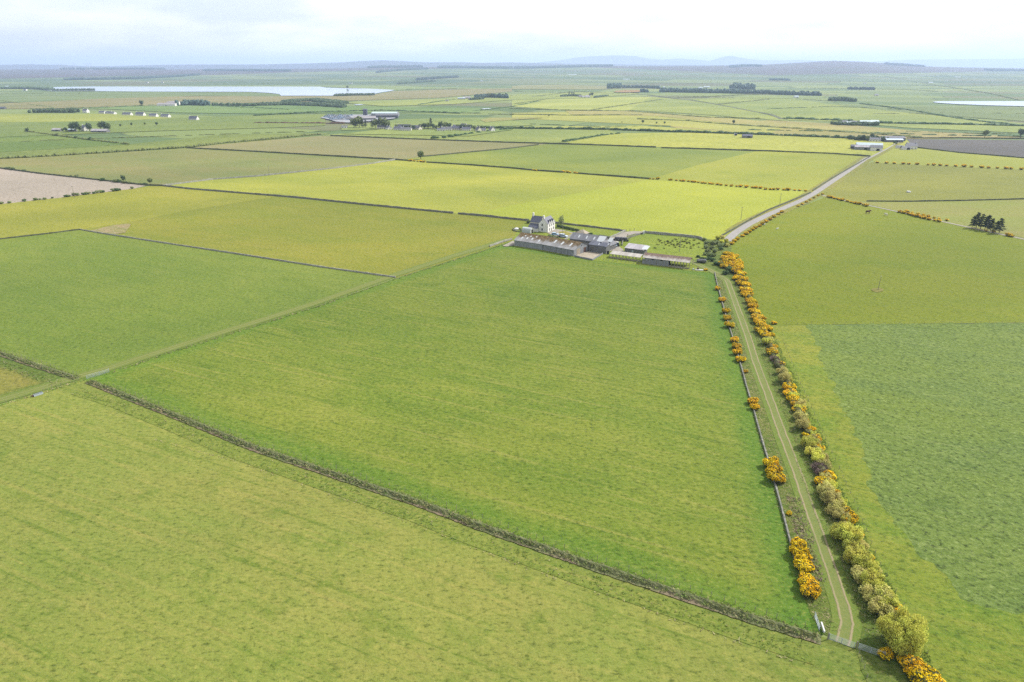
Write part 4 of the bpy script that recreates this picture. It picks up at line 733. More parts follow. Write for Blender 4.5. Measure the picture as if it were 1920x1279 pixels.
def tufts(name, label, pts, o0, o1, dens, size, mats, seed=1, px=True, z=0.03, hz=None):
    q = polyl(pts, 1.0, px); nn = normals(q); rg = np.random.default_rng(seed); n = int(len(q)*dens); g = G()
    for mi in range(len(mats)):
        k = n//len(mats); idx = rg.uniform(0, len(q)-1.001, k); i0 = idx.astype(int); fr = (idx-i0)[:, None]; qa = np.array([[p.x, p.y] for p in q]); na = np.array([[p.x, p.y] for p in nn])
        clump = 0.5+0.5*np.sin(idx*0.7+mi*2)*np.sin(idx*0.23+mi); off = rg.uniform(o0, o1, k)[:, None]*1.0; b = qa[i0]*(1-fr)+qa[i0+1]*fr+na[i0]*off; keep = rg.uniform(0, 1, k) < 0.35+0.65*clump; b = b[keep]; off = off[keep]
        for r in range(3):
            j = rg.normal(0, size*0.25, (len(b), 2)); h = size*rg.uniform(0.35, 0.85, len(b)); a = rg.uniform(0, 6.28, len(b)); w = size*0.38; zz = z+(np.array([hz(t) for t in off[:, 0]]) if hz else 0); lx = rg.normal(0, .9, len(b))*h; ly = rg.normal(0, .9, len(b))*h
            x = b[:, 0]+j[:, 0]; y = b[:, 1]+j[:, 1]; cx, sx = np.cos(a)*w, np.sin(a)*w; Z = np.full(len(b), 0.0)+zz
            v = np.stack([np.stack([x-cx, y-sx, Z], -1), np.stack([x+cx, y+sx, Z], -1), np.stack([x+cx*.25+lx, y+sx*.25+ly, Z+h], -1), np.stack([x-cx*.25+lx, y-sx*.25+ly, Z+h], -1)], 1).reshape(-1, 3)
            s0 = len(g.v); g.v += v.tolist(); g.f += [(s0+4*i, s0+4*i+1, s0+4*i+2, s0+4*i+3) for i in range(len(b))]; g.m += [mi]*len(b)
    return tag(g.make(name, [M[k] for k in mats]), label, 'grass', kind='stuff')
def bank(pts, label, seed):
    o = strip('earth_bank', pts, 2.5, M['bank'], 0.06, step=0.8, prof=prof, nz=0.2, seed=seed, cross=9, off=-1.0); tag(o, label, 'bank')
    hz = lambda t: 0.6*max(0.0, 1-abs((t+0.75)/1.9)**1.6)
    tufts('rough_grass', 'dark rough growth covering '+label.split(',')[0], pts, -2.0, 0.4, 17.0, 0.38, ['heath', 'heath', 'heath', 'rough_grass', 'dry_grass'], seed, hz=hz)
bank(L1[:4], 'overgrown bank left of the crossing gates, short stretch at the frame edge', 3)
bank([(172,714)]+L1[4:-1]+[(1540,1193)], 'long overgrown ditch bank, running from the crossing gates to the lane', 4)
tag(strip('verge', [(175,722)]+L1[4:-1]+[(1530,1191)], 4.0, FM('rank_grass', (148,174,82), (158,178,92), (194,192,124), (116,150,62), patch=6, tuft=0.6), 0.085, off=-5.4, step=2), 'band of rank grass below the long ditch bank', 'verge', kind='structure')
tufts('rough_grass', 'rank green grass band in front of the long ditch bank', [(175,722)]+L1[4:-1]+[(1530,1191)], -7.6, -3.2, 7.0, 0.3, ['rough_grass', 'rough_grass', 'rough_grass', 'rough_grass', 'rough_grass', 'dry_grass'], 8, z=.12)
tufts('rough_grass', 'pale seeded grass line at the edge of the front pasture', [(330,800)]+L1[6:-1]+[(1500,1182)], -8.2, -7.7, 1.2, 0.32, ['dry_grass'], 18, z=.05)
tufts('rough_grass', 'rank grass below the bank at the left edge', L1[:4], -8.0, -4.0, 4.0, 0.5, ['rough_grass', 'rough_grass', 'dry_grass'], 9)
tufts('rough_grass', 'pale grass leaning over the field side of the tumbled wall', LW[:-2], -0.7, 0.5, 6.0, 0.4, ['rough_grass', 'dry_grass', 'rough_grass'], 30)
tufts('rough_grass', 'pale dead grass along the lane side of the tumbled wall', LW, 0.4, 3.4, 26.0, 0.3, ['dry_grass', 'dry_grass', 'rough_grass'], 10)
tufts('rough_grass', 'coarse grass under the lane side of the flowering hedge', HG[1:-2], -5.6, -1.5, 22.0, 0.34, ['rough_grass', 'rough_grass', 'dry_grass'], 11)
tufts('rough_grass', 'coarse grass on the field side of the flowering hedge', HG[3:-2], 1.6, 3.4, 12.0, 0.34, ['rough_grass'], 12)
tufts('rough_grass', 'rough grass under the fence beside the long grass track', [(200,702),(300,668),(400,637),(600,574),(740,524),(850,489),(950,457)], -0.6, 0.6, 3.0, 0.5, ['rough_grass', 'dry_grass'], 13)
tufts('rough_grass', 'rough grass under the fence at the bottom left', [(-30,768),(75,738),(155,713)], -0.8, 0.5, 4.0, 0.5, ['rough_grass', 'dry_grass'], 14)
tufts('rough_grass', 'dead brown bracken and grass on the verge near the gorse pair', [(1466,930),(1480,985),(1492,1030),(1505,1085)], 0.8, 4.2, 30.0, 0.4, ['dry_grass', 'twig', 'dry_grass'], 15)
def fence(label, pts, gap=3.6, h=1.25, px=True, seed=1, w=0.075):
    q = polyl(pts, None, px); c = q[0]; t = thing('fence', label, 'fence', (c.x, c.y, 0)); rd = random.Random(seed); ps = along(pts, gap, 0.03, seed)[:99]; g = G(); prev = None
    for p in ps:
        a, b = p.x-c.x, p.y-c.y; s = G(); hh = h*rd.uniform(.92, 1.08); s.box(a-w/2, a+w/2, b-w/2, b+w/2, -0.1, hh, rot=rd.uniform(0, 1)); s.make('post', M['wood'], t)
        if prev:
            for z in (0.35, 0.7, 1.05): g.tube((prev[0], prev[1], z*h/1.15), (a, b, z*h/1.15), 0.006, n=3)
        prev = (a, b)
    g.make('wire', M['wood'], t); return t
fence('post and wire fence along the top of the long ditch bank', [(205,722),(352,779),(482,831),(638,882),(795,933),(900,972),(1100,1043),(1300,1108),(1520,1180)], 2.3, 1.2)
fence('post and wire fence beside the long straight grass track', [(215,697),(400,637),(600,574),(740,524),(850,489),(945,459)], 2.9, 1.15, seed=2)
fence('short fence at the left edge leading up to the crossing gates', [(-20,765),(68,740)], 2.5, 1.1, seed=3)
fence('fence continuing from the trough to the crossing gates', [(82,733),(150,713)], 2.5, 1.1, seed=4)
fence('fence on top of the bank at the left edge', [(-20,652),(60,675),(148,704)], 2.6, 1.1, seed=5)
fence('leaning fence running to the bottom edge from the gate post', [(1606,1213),(1614,1238),(1622,1262),(1632,1295),(1645,1340)], 1.6, 1.1, seed=6)
fence('wire fence between the rough crop and the flowering hedge', [(1468,640),(1500,720),(1550,830),(1600,940),(1650,1060),(1700,1150),(1750,1250)], 3.5, 1.0, seed=7)
fence('fence dividing the olive pasture from the rough crop', [(1455,609),(1600,608),(1920,606)], 5, 1.0, seed=8)
def metal_gate(label, a, b, h=1.2, bars=7, z=0.12, cat='gate', name='metal_gate', mat='galv', group=None):
    p, q = Vector(P2(*a)), Vector(P2(*b)); d = q-p; L = d.length; t = thing(name, label, cat, (p.x, p.y, 0), math.atan2(d.y, d.x), group); f = G(); r = 0.035
    for x in (0, L*0.5, L): f.tube((x, 0, z), (x, 0, z+h), r*1.5, n=6)
    f.make('frame', M[mat], t); br = G()
    for k in range(bars): br.tube((0, 0, z+h*k/(bars-1)), (L, 0, z+h*k/(bars-1)), 0.024, n=5)
    br.make('bar', M[mat], t); return t
def gatepost(label, a, h=1.5, r=.13):
    x, y = P2(*a); g = G(); g.tube((0, 0, -.1), (0, 0, h), r, r*.92, 8); g.tube((0, 0, h), (0, 0, h+.06), r*1.0, r*.4, 8); o = g.make('gate_post', M['wood']); o.location = (x, y, 0); return tag(o, label, 'post')
metal_gate('seven-bar galvanised gate closing the lane, the left one of the pair', (1554,1199), (1601,1216)); metal_gate('seven-bar galvanised gate on the right, beside the largest hedge tree', (1609,1217), (1655,1233))
gatepost('wooden post at the left end of the lane gate', (1552,1199)); gatepost('wooden post shared by the two lane gates', (1605,1216), 1.6); gatepost('wooden post beside the orange gorse, right end of the gates', (1657,1235))
metal_gate('grey metal hurdle set against the wall end, left of the white rail', (1527,1157), (1536,1184), 1.1, 7)
g = G(); x0, y0 = P2(1539,1172); x1, y1 = P2(1545,1190); g.box(-.12, .12, 0, math.hypot(x1-x0, y1-y0), 0.35, 0.75); g.box(-.1, .1, .1, .3, 0, .36); g.box(-.1, .1, 1.6, 1.8, 0, .36); o = g.make('white_rail', M['white_paint']); o.location = (x0, y0, 0.03); o.rotation_euler = (0, 0, math.atan2(y1-y0, x1-x0)-math.pi/2); tag(o, 'white painted plank rail beside the lane gate', 'rail')
metal_gate('long galvanised gate across the crossing of track and bank', (163,711), (187,704), 1.25, 7, name='metal_gate'); metal_gate('second smaller gate just above the crossing gate', (188,703.5), (205,698), 1.15, 6)
# water trough at the left
x, y = P2(72, 741); t = thing('water_trough', 'pale metal water trough on the fence line at lower left', 'trough', (x, y, 0), math.radians(55)); g = G()
g.box(-1.3, 1.3, -.4, -.34, 0.05, .62).box(-1.3, 1.3, .34, .4, 0.05, .62).box(-1.3, -1.24, -.34, .34, 0.05, .62).box(1.24, 1.3, -.34, .34, 0.05, .62).box(-1.24, 1.24, -.34, .34, 0.05, .12); g.make('tank', M['galv'], t)
G().box(-1.2, 1.2, -.33, .33, .4, .5).make('water', M['glass'], t); G().box(-1.7, -1.32, -.2, .2, 0, .7).make('valve_box', M['rust'], t)
# wooden poles
def pole(label, px, py, h, arm=True, rz=0.5):
    x, y = P2(px, py); t = thing('utility_pole', label, 'pole', (x, y, 0), rz); G().tube((0, 0, -.2), (0, 0, h), .16, .11, 7).make('post', M['wood'], t)
    if arm:
        G().box(-.9, .9, -.06, .06, h-.5, h-.36).make('crossarm', M['wood'], t)
        for k in (-.8, 0, .8): G().tube((k, 0, h-.36), (k, 0, h-.1), .05, .03, 6).make('insulator', M['white_paint'], t)
    else: G().box(-.25, .25, -.15, .15, h-.7, h-.1).make('transformer', M['galv'], t)
pole('electricity pole standing in the paddock with the rush clumps', 1274, 473, 8.5); pole('electricity pole beside the parked cars and farmhouse lawn', 1055, 440, 8.5)
pole('electricity pole left of the public road near the gorse', 1389, 412, 8.5); pole('lone pole on the pale wall by the drilled field', 505, 329, 9); pole('lone pole on the lower edge of the stubble field', 140, 371, 9)
pole('lone pole near the public road in the bright field', 1462, 383, 8.0)
x, y = P2(1646, 544); t = thing('utility_pole', 'single slim pole in the olive pasture with a trampled ring at its foot', 'pole', (x, y, 0)); G().tube((0, 0, 0), (.25, 0, 6.4), .13, .09, 7).make('post', M['wood'], t); G().tube((.25, 0, 6.4), (.25, 0, 6.7), .12, .08, 6).make('cap', M['white_paint'], t)
field('trampled pale ring of earth at the foot of the slim pole', [(1633,544),(1638,541),(1650,540.5),(1657,543),(1655,546.5),(1645,549),(1637,547)], FM('worn_ring', (178,172,110), (164,166,92), patch=2), 0.06, 'soil', 'bare patch', jit=.2)
# rushes in the paddock
def proto_rush(seed):
    g = G(); rd = random.Random(seed)
    for i in range(90):
        a = rd.uniform(0, 6.28); r = rd.uniform(0, .55); x, y = r*math.cos(a), r*math.sin(a)*.8; l = rd.uniform(.4, 1.0); w = .07; b = rd.uniform(0, 6.28); g.poly([(x-w*math.cos(b), y-w*math.sin(b), 0), (x+w*math.cos(b), y+w*math.sin(b), 0), (x*1.5+rd.uniform(-.2, .2), y*1.5+rd.uniform(-.2, .2), l)])
    return g.make('rush_clump', M['rush'])
RU = [proto_rush(300+i) for i in range(3)]; rd = random.Random(41)
for i in range(78):
    while True:
        px_, py_ = rd.gauss(1272, 26), rd.gauss(457, 5)
        if 1225 < px_ < 1312 and 446 < py_ < 468 and py_ > 444+(px_-1220)*0.075: break
    x, y = P2(px_, py_); place(RU[i % 3], x, y, 'dark rush clump in the small paddock behind the old open shed', 'plant', 'rush clumps in the paddock', rd.uniform(.6, 1.1), rnd=rd)
# ------------------------------------------------------------------ buildings
def building(label, cat, a, b, depth, eave, ridge, wm, rm, name='farm_building', chim=(), wins=(), doors=(), lights=(), over=0.25, mono=False, eave2=None, px=True, vflip=False, open_front=False, group=None, gable_parts=True, skirt=None, floor0=0.0):
    p, q = (Vector(P2(*a)), Vector(P2(*b))) if px else (Vector(a), Vector(b)); d = q-p; L = d.length; z0 = float(TZ(p.x, p.y)) if p.y > Y0T else 0.0
    t = thing(name, label, cat, (p.x, p.y, z0), math.atan2(d.y, d.x), group); D = depth; e2 = eave if eave2 is None else eave2; g = G()
    rp_ = D/2
    if mono: prof_ = [(0, 0), (D, 0), (D, ridge), (0, eave)]
    else: prof_ = [(0, 0), (D, 0), (D, e2), (rp_, ridge), (0, eave)]
    if not open_front: g.prism([(0, y, z-.1 if z == 0 else z) for y, z in prof_], (L, 0, 0)); g.make('wall', M[wm], t)
    r = G(); th = 0.14
    if mono: r.prism([(-over, -over, eave-over*(ridge-eave)/D+.02), (-over, D+over, ridge+over*(ridge-eave)/D+.02), (-over, D+over, ridge+over*(ridge-eave)/D+th), (-over, -over, eave-over*(ridge-eave)/D+th)], (L+2*over, 0, 0))
    else:
        s1 = (ridge-eave)/rp_; s2 = (ridge-e2)/rp_
        r.prism([(-over, -over, eave-over*s1+.02), (-over, rp_, ridge+.02), (-over, rp_, ridge+th+.04), (-over, -over, eave-over*s1+th+.04)], (L+2*over, 0, 0)); r.prism([(-over, rp_+.002, ridge+.02), (-over, D+over, e2-over*s2+.02), (-over, D+over, e2-over*s2+th), (-over, rp_+.002, ridge+th)], (L+2*over, 0, 0))
    ro = r.make('roof', M[rm], t)
    for (cx, cw, ch) in chim:
        c = G(); c.box(cx-cw/2, cx+cw/2, rp_-.45, rp_+.45, ridge-.6, ridge+ch); c.box(cx-cw/2-.06, cx+cw/2+.06, rp_-.51, rp_+.51, ridge+ch, ridge+ch+.12); c.tube((cx, rp_, ridge+ch+.1), (cx, rp_, ridge+ch+.5), .13, .11, 6); c.make('chimney', M[wm], ro)
    def onwall(side, u, z, w, h, nm, mt, dp=.05, par=None):
        k = G()
        if side == 'f': k.box(u-w/2, u+w/2, -dp, .02, z, z+h)
        elif side == 'b': k.box(u-w/2, u+w/2, D-.02, D+dp, z, z+h)
        elif side == 'r': k.box(L-.02, L+dp, u-w/2, u+w/2, z, z+h)
        else: k.box(-dp, .02, u-w/2, u+w/2, z, z+h)
        return k.make(nm, M[mt], par or t)
    for (sd, u, z, w, h) in wins:
        fr = onwall(sd, u, z-.06, w+.14, h+.12, 'window', 'white_paint', .04); onwall(sd, u, z, w, h, 'pane', 'glass', .06, fr)
    for (sd, u, w, h, mt) in doors: onwall(sd, u, 0.02, w, h, 'door', mt, .06)
    s1 = ((ridge-eave)/D if mono else (ridge-eave)/rp_)
    for (u, v0, v1, w) in lights:
        span = D if mono else rp_; k = G(); k.prism([(u-w/2, v0*span, eave+s1*v0*span+th+.05), (u-w/2, v1*span, eave+s1*v1*span+th+.05), (u-w/2, v1*span, eave+s1*v1*span+th+.09), (u-w/2, v0*span, eave+s1*v0*span+th+.09)], (w, 0, 0)); k.make('rooflight', M['rooflight'], ro)
    return t
M['roof_big'] = roof_mat('mossy_asbestos', (182,182,184), (150,124,78), 3.9, 5.5, 0.97, .3)
M['roof_shed'] = roof_mat('rust_lichen_roof', (214,208,200), (160,128,112), 3.6, 4.6, 0.9, .45)
M['roof_plain'] = roof_mat('weathered_sheet_roof', (152,154,162), (140,138,120), 5.2, 7.5, 0.5, .5)
M['roof_slate'] = roof_mat('old_slate_roof', (118,122,138), (118,120,112), 6.0, 16.0, 0.3, .6)
M['roof_pale'] = roof_mat('pale_sheet_roof', (206,202,208), (170,160,160), 3.0, 9.0, 0.5, .5)
M['glazed'] = flat_mat('pale_blue_sheet', (206,226,234), .06, 1.0, .5, 0)
# the long shed in two ranges
k = 17
building('long grey shed range at the left end of the farm, mossy ridge', 'shed', (964.4,461), (1018,469.3), 15.2, 3.3, 6.2, 'sheet_wall', 'roof_big', name='farm_shed', lights=[(3.5,.25,.5,.9),(6.8,.3,.52,.9),(10,.3,.55,.9),(15,.2,.45,.9),(4.5,.6,.72,.8),(8,.62,.75,.8),(11.5,.66,.78,.8)], doors=[('f',18.6,.12,3.1,'dark'),('l',7.0,4.0,3.6,'galv')])
t = building('right range of the long grey shed, with a beige gable', 'shed', (1018.6,469.6), (1075.6,480.6), 15.2, 3.3, 6.2, 'conc_panel', 'roof_big', name='farm_shed', lights=[(5.2,.38,.72,1.1),(10.2,.34,.68,1.1),(15.8,.34,.70,1.1)], doors=[('f',5.2,.1,3,'dark'),('f',9.0,.1,3,'dark'),('f',12.2,.1,3,'dark'),('f',16.4,.1,3,'dark'),('r',4.5,3.6,3.4,'concrete'),('r',10.8,2.2,2.9,'rust'),('l',6,.1,1,'dark')], wins=[('r',7.5,4.3,1.0,.8)])
# second range behind
building('grey slated steading range behind the long shed, one big pale rooflight', 'barn', (1068,459.5), (1131,468), 9.5, 3.8, 6.4, 'stone_house', 'roof_plain', name='farm_barn', lights=[(4.8,.25,.68,.8),(9.6,.25,.68,.8),(14.2,.25,.68,.8),(18.6,.02,.95,4.2),(24.0,.22,.85,2.4)])
building('low stone barn in front of the steading with a shaded wall', 'barn', (1103,471.5), (1136,476.5), 5.0, 4.0, 4.9, 'stone_house', 'roof_slate', name='farm_barn', mono=True, doors=[('f',12.0,1.2,1.9,'dark')], lights=[(5.5,.2,.5,.6),(10.4,.55,.8,.6)])
building('small skewed stone store at the right end of the steading', 'barn', (1137,473), (1155,466), 7.0, 2.9, 5.2, 'stone_house', 'slate_grey', name='farm_store', lights=[(2.5,.3,.5,.9),(6.6,.5,.9,.9)], doors=[('f',2.5,1.2,2.0,'dark')])
x, y = P2(1090, 444); t = thing('farm_store', 'small stone store with a pale pyramid roof behind the steading', 'store', (x, y, 0), math.radians(-30)); G().box(-3.6, 3.6, -3, 3, -.1, 2.3).make('wall', M['stone_house'], t)
g = G(); c = [(-3.9,-3.3,2.3),(3.9,-3.3,2.3),(3.9,3.3,2.3),(-3.9,3.3,2.3)]; top = (0.8, 0, 4.7)
for i in range(4): g.poly([c[i], c[(i+1) % 4], top])
g.poly(c[::-1]); g.make('roof', M['concrete'], t)
# farmhouse
A0 = Vector(P2(960+1070/16, 395+665/16)); dirAC = Vector(P2(960+1290/16, 395+570/16))-A0; dirAC.normalize(); dirL = Vector((-dirAC.y, dirAC.x))
C0 = A0+dirAC*10.0
hs = building('white harled two-storey farmhouse with blue slate roofs and gablets', 'house', tuple(A0), tuple(C0), 6.3, 5.3, 8.6, 'harl_white', 'slate', px=False, name='farmhouse', chim=[(0.55,1.0,1.5)], over=.08,
  wins=[('f',2.6,.9,.9,1.5),('f',7.9,.9,.9,1.5),('f',2.6,3.4,.9,1.4),('f',5.3,3.5,.8,1.3),('f',7.9,3.4,.9,1.4),('l',3.9,1.0,.9,1.4),('l',3.9,3.8,.85,1.4)], doors=[('f',5.3,1.1,2.1,'wood')])
roof = [c for c in hs.children if c.name.startswith('roof')][0]
for u in (2.6, 5.3, 7.9):     # wallhead gablets on the sunny front
    g = G(); g.prism([(u-1.15, -.06, 5.0), (u+1.15, -.06, 5.0), (u, -.06, 7.2)], (0, 2.4, 0)); d = g.make('gablet', M['harl_white'], roof)
    g = G(); g.prism([(u-1.3, .0, 4.98), (u, .0, 7.36), (u, .0, 7.24), (u-1.3, .0, 4.86)], (0, 2.5, 0)); g.prism([(u+1.3, .0, 4.98), (u, .0, 7.36), (u, .0, 7.24), (u+1.3, .0, 4.86)], (0, 2.5, 0)); g.make('slates', M['slate'], d)
g = G(); g.tube((-.08, .15, 0), (-.08, .15, 5.2), .05, n=6); g.make('downpipe', M['dark'], hs)
def hpart(name, g, m, par=hs): return g.make(name, M[m], par)
# the wing (ridge parallel to its front) and lean-tos, in the house's own axes: x along the facade, y to the left
wx0, wx1, wy0, wy1 = 2.6, 8.8, 6.3, 13.6; wr = (wx0+wx1)/2
g = G(); g.prism([(wx0, wy0+.003, -.1), (wx1, wy0+.003, -.1), (wx1, wy0+.003, 5.2), (wr, wy0+.003, 8.3), (wx0, wy0+.003, 5.2)], (0, wy1-wy0, 0)); hpart('wing', g, 'harl')
g = G(); g.prism([(wx0-.3, wy0, 4.95), (wr, wy0, 8.34), (wr, wy0, 8.52), (wx0-.3, wy0, 5.13)], (0, wy1-wy0+.1, 0)); g.prism([(wx1+.3, wy0, 4.95), (wr, wy0, 8.34), (wr, wy0, 8.52), (wx1+.3, wy0, 5.13)], (0, wy1-wy0+.1, 0)); wr_ = hpart('wing_roof', g, 'slate')
g = G().box(wr-.5, wr+.5, wy1-.9, wy1-.02, 7.9, 10.0); g.box(wr-.58, wr+.58, wy1-.98, wy1+.06, 10.0, 10.14); g.tube((wr, wy1-.45, 10.1), (wr, wy1-.45, 10.6), .14, .12, 6); hpart('chimney', g, 'harl_white', wr_)
g = G(); g.prism([(wx0-2.9, wy0+.1, -.1), (wx0-.002, wy0+.1, -.1), (wx0-.002, wy0+.1, 4.1), (wx0-2.9, wy0+.1, 2.4)], (0, 7.0, 0)); lt = hpart('lean_to', g, 'harl')
g = G(); g.prism([(wx0-3.1, wy0, 2.35), (wx0-.004, wy0, 4.15), (wx0-.004, wy0, 4.3), (wx0-3.1, wy0, 2.5)], (0, 7.3, 0)); hpart('slates', g, 'slate', lt)
g = G(); g.prism([(-1.6, 6.4, -.1), (-.003, 6.4, -.1), (-.003, 6.4, 2.9), (-1.6, 6.4, 2.1)], (0, 2.5, 0)); po = hpart('porch', g, 'harl_white')
g = G(); g.prism([(-1.75, 6.3, 2.1), (-.004, 6.3, 2.95), (-.004, 6.3, 3.1), (-1.75, 6.3, 2.25)], (0, 2.7, 0)); hpart('slates', g, 'slate', po)
# round-roofed hut
p, q = Vector(P2(978.6,436)), Vector(P2(995,438.2)); d = q-p; t = thing('arched_shed', 'white arched hut beside the farmhouse with an open dark end', 'shed', (p.x, p.y, 0), math.atan2(d.y, d.x)); L = d.length; n = 12; W_ = 3.6
arc = [(0, W_/2-W_/2*math.cos(math.pi*i/n), 1.5+1.7*math.sin(math.pi*i/n)) for i in range(n+1)]; g = G()
for i in range(n): g.poly([arc[i], (L,)+arc[i][1:], (L,)+arc[i+1][1:], arc[i+1]])
g.poly([(0, 0, 0), (0, 0, 1.5), (L, 0, 1.5), (L, 0, 0)]); g.poly([(0, W_, 0), (L, W_, 0), (L, W_, 1.5), (0, W_, 1.5)]); g.make('roof', flat_mat('curved_sheet', (214,222,224), .05, 1, .6, 0), t)
G().poly([(0, 0, 0)]+arc+[(0, W_, 0)]).poly([(L-.02, 0, 0)]+[(L-.02,)+a[1:] for a in arc]+[(L-.02, W_, 0)]).make('wall', M['harl_white'], t); G().box(L-.01, L+.05, 1.0, 2.6, 0, 2.2).make('door', M['dark'], t)
x, y = P2(968.5, 431); t = thing('water_tank', 'white domed tank in a low ring wall left of the arched hut', 'tank', (x, y, 0)); G().tube((0, 0, 0), (0, 0, .9), 1.5, 1.5, 14).make('tank', M['white_paint'], t); G().tube((0, 0, .9), (0, 0, 1.5), 1.45, .3, 14).make('lid', M['white_paint'], t)
wall('low dark ring wall round the white domed tank', [(963,433.5),(961,430.5),(966,428.5),(976,430),(978,434),(970,435),(963,433.5)], .7, .35, 'stone_dark')
def car(label, px, py, mat, rz, s=1.0, name='parked_car', van=False):
    x, y = P2(px, py); t = thing(name, label, 'car' if not van else 'van', (x, y, .12), rz, None, s); b = G(); b.prism([(-2.1, -.85, .3), (2.1, -.85, .3), (2.15, -.85, .75), (1.2, -.85, .9), (-2.0, -.85, .95)], (0, 1.7, 0)); b.make('body', M[mat], t)
    c = G(); c.prism([(-1.9, -.75, .94), (1.1, -.75, .9), (.5, -.75, 1.42), (-1.6, -.75, 1.45)], (0, 1.5, 0)); c.make('cabin', M['glass'], t); G().prism([(-1.6, -.7, 1.45), (.5, -.7, 1.42), (.45, -.7, 1.5), (-1.55, -.7, 1.52)], (0, 1.4, 0)).make('roof', M[mat], t)
    for u in (-1.3, 1.35):
        for v in (-.82, .82): G().tube((u, v-.1, .32), (u, v+.1, .32), .32, n=10).make('wheel', M['rubber'], t)
car('small pale blue car parked nearest the farmhouse', 1040.5, 441.3, 'bluecar', math.radians(-15)); car('large silver car parked beside the yard wall', 1056, 445, 'silver', math.radians(-25), 1.25)
x, y = P2(1048, 445); place(copy_tree(BAR[1]), x, y, 'small bare garden shrub between the two parked cars', 'shrub', None, .8); 
for i, (a, b, s) in enumerate([(1030,445,.6),(1034,446,.7),(1039,447,.6),(1044,447.5,.6),(991,419,.9),(1048,426,.7),(1054,428,.8),(1060,429.5,.7),(1067,431,.7),(1075,432.5,.7),(1083,435,.6),(1103,441.5,.8),(1107,442,.8)]): x, y = P2(a, b); place((GRY if i < 5 else DRK)[i % 2], x, y, f"low garden shrub by the farmhouse, {nth(i)} in the garden", 'shrub', 'garden shrubs', s)
# open-sided sheds and pens to the right
def post_shed(label, a, b, depth, hf, hb, n, rm, panel=0, ridge=None):
    p, q = Vector(P2(*a)), Vector(P2(*b)); d = q-p; L = d.length; t = thing('open_shed', label, 'shed', (p.x, p.y, 0), math.atan2(d.y, d.x)); r = G()
    if ridge:
        pr = [(0, -.3, hf-.1), (0, depth/2, ridge), (0, depth/2, ridge+.12), (0, -.3, hf+.02)]; r.prism(pr, (L, 0, 0)); r.prism([(0, depth/2+.002, ridge), (0, depth+.3, hb-.1), (0, depth+.3, hb+.02), (0, depth/2+.002, ridge+.12)], (L, 0, 0))
    else: r.prism([(0, -.3, hf-.05), (0, depth+.3, hb), (0, depth+.3, hb+.12), (0, -.3, hf+.07)], (L, 0, 0))
    r.make('roof', M[rm], t)
    for i in range(n+1):
        for v, h in ((0, hf), (depth, hb)): G().box(L*i/n-.12, L*i/n+.12, v-.12, v+.12, -.1, h-.1).make('post', M['wood'], t)
    for i in range(panel):
        u = L*i/n; w = L/n; G().box(u+.14, u+w-.14, -.05, .06, 0, hf*(.93 if i % 3 else .80)-.1).make('wall_panel', M['conc_panel'], t)
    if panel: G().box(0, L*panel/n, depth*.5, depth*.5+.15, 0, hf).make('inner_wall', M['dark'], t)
    G().box(L*panel/n if panel else 0, L, -.04, .08, 0, .8).make('feed_rail', M['concrete'], t); return t
post_shed('old open shed with rusty mottled roof and concrete panels on its left half', (1204,494.5), (1292,505), 8.5, 3.4, 3.2, 16, 'roof_shed', 9, 5.0)
post_shed('low lean-to shed with a pale mottled roof, left of the old open shed', (1143,483.5), (1200,491), 4.0, 2.3, 3.0, 9, 'roof_shed')
building('pale roofed lean-to shed beside the rush paddock', 'shed', (1171,474.5), (1206,479), 6.5, 2.9, 4.0, 'stone_house', 'roof_pale', mono=True, name='farm_shed', lights=[(10.8,.1,.9,3.2)], doors=[('f',4.5,1.0,2.0,'galv')])
fence('rail fence of the sheep pens in front of the low sheds', [(1132,488),(1165,491.5),(1203,496.5)], 2.2, 1.2, seed=21, w=.16)
fence('paddock fence right of the entrance drive', [(1207,438),(1192,442),(1178,446)], 2.2, 1.3, seed=22, w=.2)
for i, (a, b) in enumerate([(1174,435),(1181,433.6),(1189,432.6)]): gatepost(f"dark post beside the entrance drive, {nth(i)} from the left", (a, b), 1.6, .18)
x, y = P2(1206.5, 439.5); g = G().box(-.5, .5, -.5, .5, 0, 1.9); g.box(-.6, .6, -.6, .6, 1.9, 2.05); o = g.make('gate_pier', M['white_paint']); o.location = (x, y, 0); tag(o, 'white square pier where the drive meets the paddock wall', 'pier')
# scrap and stores round the yard
def heap(label, cat, px, py, parts, rz=0.0):
    x, y = P2(px, py); t = thing(cat.replace(' ', '_'), label, cat, (x, y, .05), rz)
    for nm, g, m in parts: g.make(nm, M[m], t)
heap('dark wrapped bale stack beside the entrance drive', 'bale stack', 1160, 452, [('bale', G().tube((i*1.5, 0, .65), (i*1.5+1.3, 0, .65), .65, n=10), 'haylage') for i in range(-3, 4)]+[('top_bale', G().tube((i*1.5+.6, 0, 1.8), (i*1.5+1.9, 0, 1.8), .6, n=10), 'slate') for i in range(-2, 3)], -.3)
heap('jumble of grey timber and hurdles by the paddock wall', 'timber pile', 1173, 448, [('timber', G().box(-3, 3, -.2+.3*i, .0+.3*i, .1+.12*i, .25+.12*i, rot=.3*i-.5), 'wood') for i in range(5)]+[('upright', G().box(1.6, 1.85, 0, .25, 0, 2.6), 'rust')], .6)
